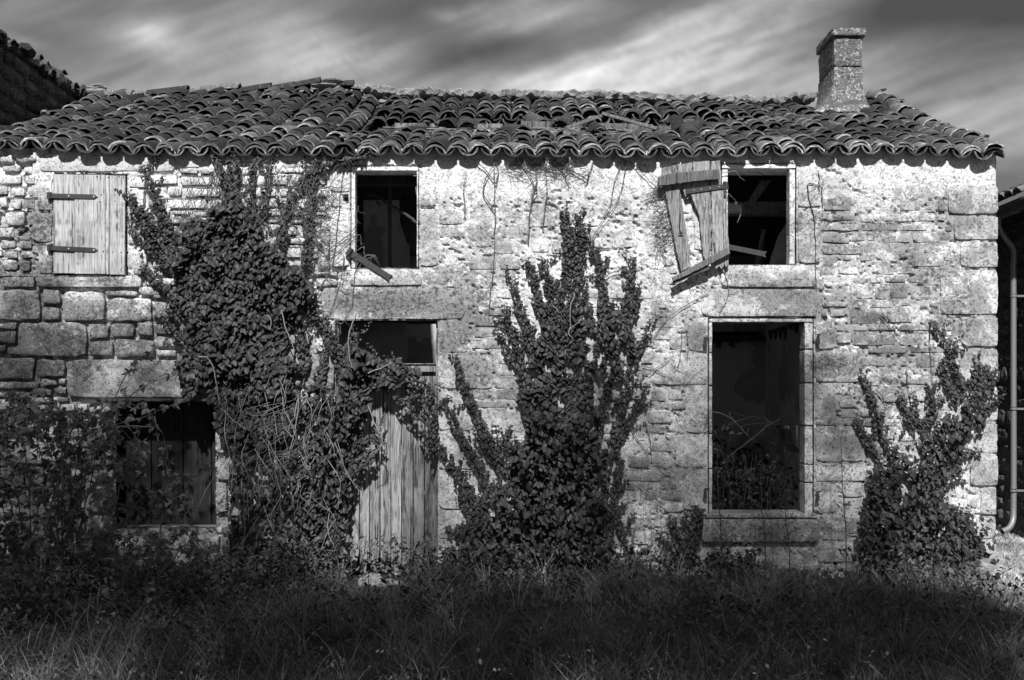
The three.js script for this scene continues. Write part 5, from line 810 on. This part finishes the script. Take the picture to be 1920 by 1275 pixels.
// leafy weeds on the ground, thick along the wall and at the left: nobody could count them
{
  const N = 27000, im = new THREE.InstancedMesh(ovalGeo, leafDull, N), c = new THREE.Color(); im.castShadow = im.receiveShadow = true; im.name = 'weeds';
  for (let i = 0; i < N;) {
    const x = U(-6, 4.3), z = Math.pow(R(), 1.3) * 5.2 + 0.05;
    const d = Math.max(sst(-0.4, -2.2, x) * sst(5.2, 2.4, z), sst(0.9, 0.1, z) * 0.9, 0.24) * sst(0.25, 0.55, fbm(x * 1.6, z * 1.6, 3));
    if (R() > d || (x > -1.5 && x < -0.85 && z < 0.9 && z > 0.2)) continue;
    const s = U(0.025, 0.06) * (R() < 0.12 && z < 2 ? 1.6 : 1) * mix(1, 0.6, sst(2, 4, z)), h = U(0.02, 0.30) * (0.4 + sst(0.3, 0.7, vn(x * 2, z * 2)));
    Q.setFromEuler(E.set(-U(0.5, 1.6), U(-3.1, 3.1), U(-0.6, 0.6), 'YXZ')); M4.compose(new THREE.Vector3(x, gY(x, z) + h, z), Q, new THREE.Vector3(s, s, s)); im.setMatrixAt(i, M4);
    const t = U(0.04, 0.13); im.setColorAt(i, c.setRGB(t, t, t)); i++;
  }
  scene.add(im); tag(im, 'low leafy weeds covering the ground along the house', 'weeds', null, 'stuff');
}
// grass: bent blades in tufts
const tuft = (n, h, spread, w, flop) => { const P = [], I = [], UV = []; for (let k = 0; k < n; k++) { const a = U(0, 6.28), r = spread * Math.sqrt(R()), x = Math.cos(a) * r, z = Math.sin(a) * r, b = U(0, 6.28), H = h * U(0.5, 1.15), f = flop * U(0.3, 1.3), tw = U(0, 3.14), wx = Math.cos(tw) * w, wz = Math.sin(tw) * w, o = P.length / 3, seg = 3; for (let s = 0; s <= seg; s++) { const t = s / seg, q = f * t * t * H, ww = 1 - t * 0.92; const px = x + Math.cos(b) * q, pz = z + Math.sin(b) * q, py = H * (t - 0.35 * f * t * t); P.push(px - wx * ww, py, pz - wz * ww, px + wx * ww, py, pz + wz * ww); UV.push(0, t, 1, t); if (s) { const e = o + s * 2; I.push(e - 2, e - 1, e, e, e - 1, e + 1); } } } return raw(P, UV, I); };
{
  const put = (name, label, geo, N, region, tone, hs) => { const im = new THREE.InstancedMesh(geo, leafDull, N), c = new THREE.Color(); im.name = name; im.castShadow = im.receiveShadow = true; for (let i = 0; i < N;) { const q = region(); if (!q) continue; const [x, z, k = 1] = q, s = U(0.65, 1.3) * k; Q.setFromEuler(E.set(U(-0.12, 0.12), U(0, 6.28), U(-0.12, 0.12))); M4.compose(new THREE.Vector3(x, gY(x, z) - 0.01, z), Q, new THREE.Vector3(s, s * U(0.8, 1.2) * hs, s)); im.setMatrixAt(i, M4); const t = mix(tone[0], tone[1], Math.pow(R(), 1.7)) * (R() < 0.10 ? 2.8 : 1.5) * (0.5 + 1.0 * vn(x * 1.2, z * 1.2 + 8)); im.setColorAt(i, c.setRGB(t, t, t)); i++; } scene.add(im); return im; };
  const dens = (x, z) => 0.12 + 0.88 * sst(0.32, 0.58, fbm(x * 1.1 + 5, z * 1.1, 3));
  const region = () => { const x = U(-6.5, 5.2), z = 0.15 + 8.2 * R(); if (x > -1.5 && x < -0.85 && z < 1.1) return null; if (R() > dens(x, z)) return null; if (x > 4.3 && z < 2.2 && R() < 0.7) return null; if (x < -2 && z < 1.6 && R() < 0.6) return null; return [x, z, mix(0.85, 0.8, sst(1, 4, z)) * (x > 4.2 ? 0.6 : 1)]; };
  const gs = ['grass', 'grass', 'grass'];
  const g1 = put(gs[0], '', tuft(18, 0.24, 0.10, 0.004, 0.9), 5600, region, [0.045, 0.13], 1);
  tag(g1, 'rough dark grass covering the ground in front of the house', 'grass', null, 'stuff');
  const g2 = put('tall_grass', '', tuft(11, 0.44, 0.06, 0.0042, 1.2), 1700, () => { const q = region(); return q && fbm(q[0] * 0.9 + 30, q[1] * 0.9, 3) > 0.48 ? q : null; }, [0.07, 0.19], 1);
  tag(g2, 'taller bent tufts standing out of the dark grass', 'grass', null, 'stuff');
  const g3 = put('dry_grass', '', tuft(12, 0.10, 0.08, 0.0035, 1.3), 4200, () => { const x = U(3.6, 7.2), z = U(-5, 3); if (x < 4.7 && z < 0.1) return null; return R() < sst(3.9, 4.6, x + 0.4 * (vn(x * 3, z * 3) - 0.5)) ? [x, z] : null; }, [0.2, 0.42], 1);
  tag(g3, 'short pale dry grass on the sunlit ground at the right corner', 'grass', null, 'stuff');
}
// dry stalks one by one
{
  const base = [0, 1, 2, 3].map((k) => { const H = U(0.55, 0.85), g = [tube([[0, 0, 0], [U(-0.03, 0.03), H * 0.35, U(-0.03, 0.03)], [U(-0.05, 0.05), H * 0.7, U(-0.05, 0.05)], [U(-0.1, 0.1), H, U(-0.08, 0.08)]], 0.0034, 0.0016, 4, 3, 0.004)]; for (let i = 0; i < 4 + k * 2; i++) { const h = H * U(0.45, 0.98), a = U(0, 6.28), r = U(0.03, 0.12); g.push(tube([[0, h, 0], [Math.cos(a) * r * 0.6, h + r * 0.6, Math.sin(a) * r * 0.6], [Math.cos(a) * r, h + r * 1.2, Math.sin(a) * r]], 0.0016, 0.001, 3, 2)); } return mergeGeometries(g.map(norm)); });
  const spots = []; for (let k = 0; k < 90; k++) spots.push([U(-3.0, 3.9), U(0.5, 4.2), R()]);
  for (const [px, py] of [[1125, 1250], [1130, 1100], [700, 1160], [1180, 1100], [1360, 1100], [1370, 1110], [1480, 1090], [1495, 1100], [1500, 1085], [1620, 1120], [960, 1090], [1000, 1080], [1030, 1085], [1055, 1080], [650, 1080], [662, 1080], [1290, 1110]]) { const Z = EYE * 2000 / (py - 765); spots.push([(px - 960) / 2000 * Z, Math.max(0.3, 10 - Z), 0.2]); }
  const seen = new Set();
  spots.forEach(([x, z, q], i) => {
    const pale = q > 0.62, px = 960 + x / (10 - z) * 2000;
    const where = px < 420 ? 'dark lower opening' : px < 640 ? 'big tangled ivy' : px < 830 ? 'plank door' : px < 1180 ? 'spire-shaped ivy' : px < 1320 ? 'rubble beside the tall window' : px < 1540 ? 'sill of the tall window' : px < 1820 ? 'right-hand ivy' : 'right house corner';
    const far = z < 1 ? 'close to the wall under the' : z < 2 ? 'a step out from the' : z < 3 ? 'mid-grass below the' : 'in the nearest grass below the';
    const label = (pale ? 'thin pale dry stalk ' : 'thin dark leafless stalk ') + far + ' ' + where;
    if (seen.has(label)) return; seen.add(label);
    const o = new THREE.Mesh(base[i % 4], pale ? M.paleTwig : M.darkTwig); o.name = numbered('dry_stalk'); o.castShadow = true;
    o.position.set(x, gY(x, z) - 0.02, z); o.rotation.set(U(-0.16, 0.16), U(0, 6.28), U(-0.3, 0.3)); o.scale.set(1, U(0.65, 1.05), 1);
    scene.add(o); tag(o, label, 'stalk', 'dry stalks in the grass');
  });
  // the three tall weeds in front of the sill of the tall window
  for (const [px, h, lab] of [[1352, 1.12, 'tall dark weed stalk crossing the left end of the window sill'], [1434, 0.95, 'tall seedy weed stalk crossing the middle of the window sill'], [1479, 0.86, 'slender weed stalk before the right part of the window sill'], [1586, 1.2, 'thin upright stalk just right of the tall window']]) {
    const g = [], x = AT(px, 0, 0.45)[0]; g.push(tube([[x, 0, 0.45], [x + 0.01, h * 0.4, 0.43], [x - 0.02, h * 0.75, 0.42], [x - 0.03, h * 1.15, 0.4]], 0.007, 0.003, 4, 4, 0.004));
    for (let i = 0; i < 26; i++) { const y = h * U(0.3, 1.1), a = U(0, 6.28), r = U(0.02, 0.09); g.push(tube([[x, y, 0.43], [x + Math.cos(a) * r, y + r * 1.1, 0.43 + Math.sin(a) * r * 0.6]], 0.002, 0.0012, 3, 1)); const s = new THREE.OctahedronGeometry(U(0.006, 0.011)); s.translate(x + Math.cos(a) * r, y + r * 1.1, 0.43 + Math.sin(a) * r * 0.6); g.push(s); }
    tag(mesh('weed_stalk', g, M.darkTwig), lab, 'weed');
  }
}
// broken white stones at the foot of the door, one paler block in the ivy, one by the corner
{
  const white = mat(0.78, { map: lich[0], bumpMap: roughBump, bumpScale: 0.02, vertexColors: true });
  const chunk = (px, py, a, b, z, lab) => { const p = AT(px, py, z), d = new THREE.IcosahedronGeometry(1, 2), q = d.attributes.position; for (let k = 0; k < q.count; k++) { const X = q.getX(k), Y = q.getY(k), Z = q.getZ(k), f = 0.6 + 0.5 * vn(X * 1.6 + px, Y * 1.6 + Z * 1.3) + 0.3 * vn(X * 5 + px, Y * 5 + Z * 4); q.setXYZ(k, X * a * f, Y * b * f, Z * a * 0.8 * f); } d.computeVertexNormals(); d.rotateZ(U(-0.4, 0.4)); d.translate(p[0], p[1], z); tag(mesh('broken_stone', tint(norm(d), 1), white), lab, 'stone'); };
  for (const r of [[682, 1094, 0.06, 0.055, 0.40, 'white broken stone below the left planks of the door'], [699, 1092, 0.085, 0.075, 0.36, 'largest white stone lying at the foot of the plank door'], [717, 1099, 0.05, 0.05, 0.45, 'jagged white stone right of the largest one below the door'], [732, 1096, 0.06, 0.05, 0.40, 'upright white lump in the middle of the door foot'], [746, 1098, 0.075, 0.05, 0.38, 'flat white stone below the right planks of the door'], [762, 1101, 0.05, 0.04, 0.38, 'white pebble-like stone at the right end below the door'], [712, 1112, 0.035, 0.03, 0.52, 'tiny white chip in the grass before the door'], [755, 1111, 0.03, 0.025, 0.5, 'second small chip, in the grass right of the tiny one'], [480, 1118, 0.05, 0.05, 0.9, 'single pale stone among the leaves left of the door'], [1856, 1068, 0.12, 0.10, 0.16, 'pale stone half buried under the right ivy at the corner']]) chunk(...r);
}

// ---- trees behind the camera: their shade lies on the lower wall and the grass
R = rng(505);
const gaps = [[-1.78, 7.45, 0.55], [-0.22, 7.9, 0.45]];                   // where the sun finds a way through to the foot of the wall
function tree(label, x, z, H, clumps, nLeaf) {
  const t = thing('tree', label, 'tree', [x, 0, z]), g = [tube([[0, -0.1, 0], [0.1, H * 0.2, 0.05], [-0.05, H * 0.4, 0], [0.1, H * 0.62, 0.1]], 0.24, 0.12, 9, 5)];
  for (const [cx, cy, cz] of clumps) g.push(tube([[0, H * 0.32, 0], [cx * 0.4, H * 0.32 + (cy - H * 0.32) * 0.6, cz * 0.4], [cx, cy, cz]], 0.07, 0.015, 6, 4));
  mesh('trunk', g, M.twig, t);
  const vol = clumps.reduce((s, c) => s + c[3] ** 2 * (c[4] ?? 1), 0), im = new THREE.InstancedMesh(ovalGeo, mat(0.06, { roughness: 0.8, side: THREE.DoubleSide }), nLeaf); let i = 0;
  for (const [cx, cy, cz, r, k = 1] of clumps) { const n = Math.floor(nLeaf * r * r * k / vol); for (let q = 0; q < n && i < nLeaf; q++) { const d = new THREE.Vector3(U(-1, 1), U(-1, 1), U(-1, 1)); if (d.length() > 1) { q--; continue; } d.multiplyScalar(r * (0.75 + 0.4 * vn(cx + d.x * 4, cy + d.y * 4 + d.z * 3))); const wx = x + cx + d.x, wy = cy + d.y; if (gaps.some(([a, b, r]) => Math.hypot(wx - a, wy - b) < r)) continue; const s = U(0.12, 0.22); Q.setFromEuler(E.set(U(-2, 2), U(-3, 3), U(-2, 2))); M4.compose(new THREE.Vector3(cx + d.x, cy + d.y, cz + d.z), Q, new THREE.Vector3(s, s, s)); im.setMatrixAt(i++, M4); } }
  im.count = i; im.name = 'crown'; im.userData.kind = 'stuff'; im.castShadow = im.receiveShadow = true; t.add(im);
}
const rel = (ox, oz, list) => list.map(([x, y, z, r, k]) => [x - ox, y, z - oz, r, k]);
tree('broad leafy tree left of the place where the photograph was taken', -4.6, 7.2, 10, rel(-4.6, 7.2, [[-6.4, 8.5, 7.2, 1.6, 0.7], [-5.0, 8.5, 7.0, 1.6, 0.6], [-3.7, 8.3, 7.2, 1.3, 0.5], [-6, 6.0, 7.4, 1.6], [-4.4, 5.9, 7.2, 1.6], [-3, 6.4, 7, 1.45, 1.2], [-2.2, 4.8, 7.2, 1.3], [-4.6, 4.2, 7.3, 1.3], [-7.2, 9.2, 7.2, 1.3, 0.8]]), 8500);
tree('lighter leafy tree right of the place where the photograph was taken', 2.6, 7.6, 9.5, rel(2.6, 7.6, [[-0.6, 8.7, 7.4, 1.2, 0.34], [0.9, 9.0, 7.5, 1.2, 0.36], [2.1, 9.1, 7.5, 1.1, 0.6], [-1.0, 6.4, 7.5, 1.35, 1.3], [0.4, 6.4, 7.5, 1.3, 1.3], [1.8, 6.45, 7.5, 1.3, 1.4], [2.5, 5.6, 7.4, 1.1, 1.3], [2.9, 6.7, 7.5, 0.8, 1.3], [0.2, 4.8, 7.5, 1.3, 1.2], [1.5, 4.7, 7.5, 1.2, 1.2], [-1.2, 4.7, 7.4, 1.3, 1.2]]), 10600);

renderer.render(scene, camera);
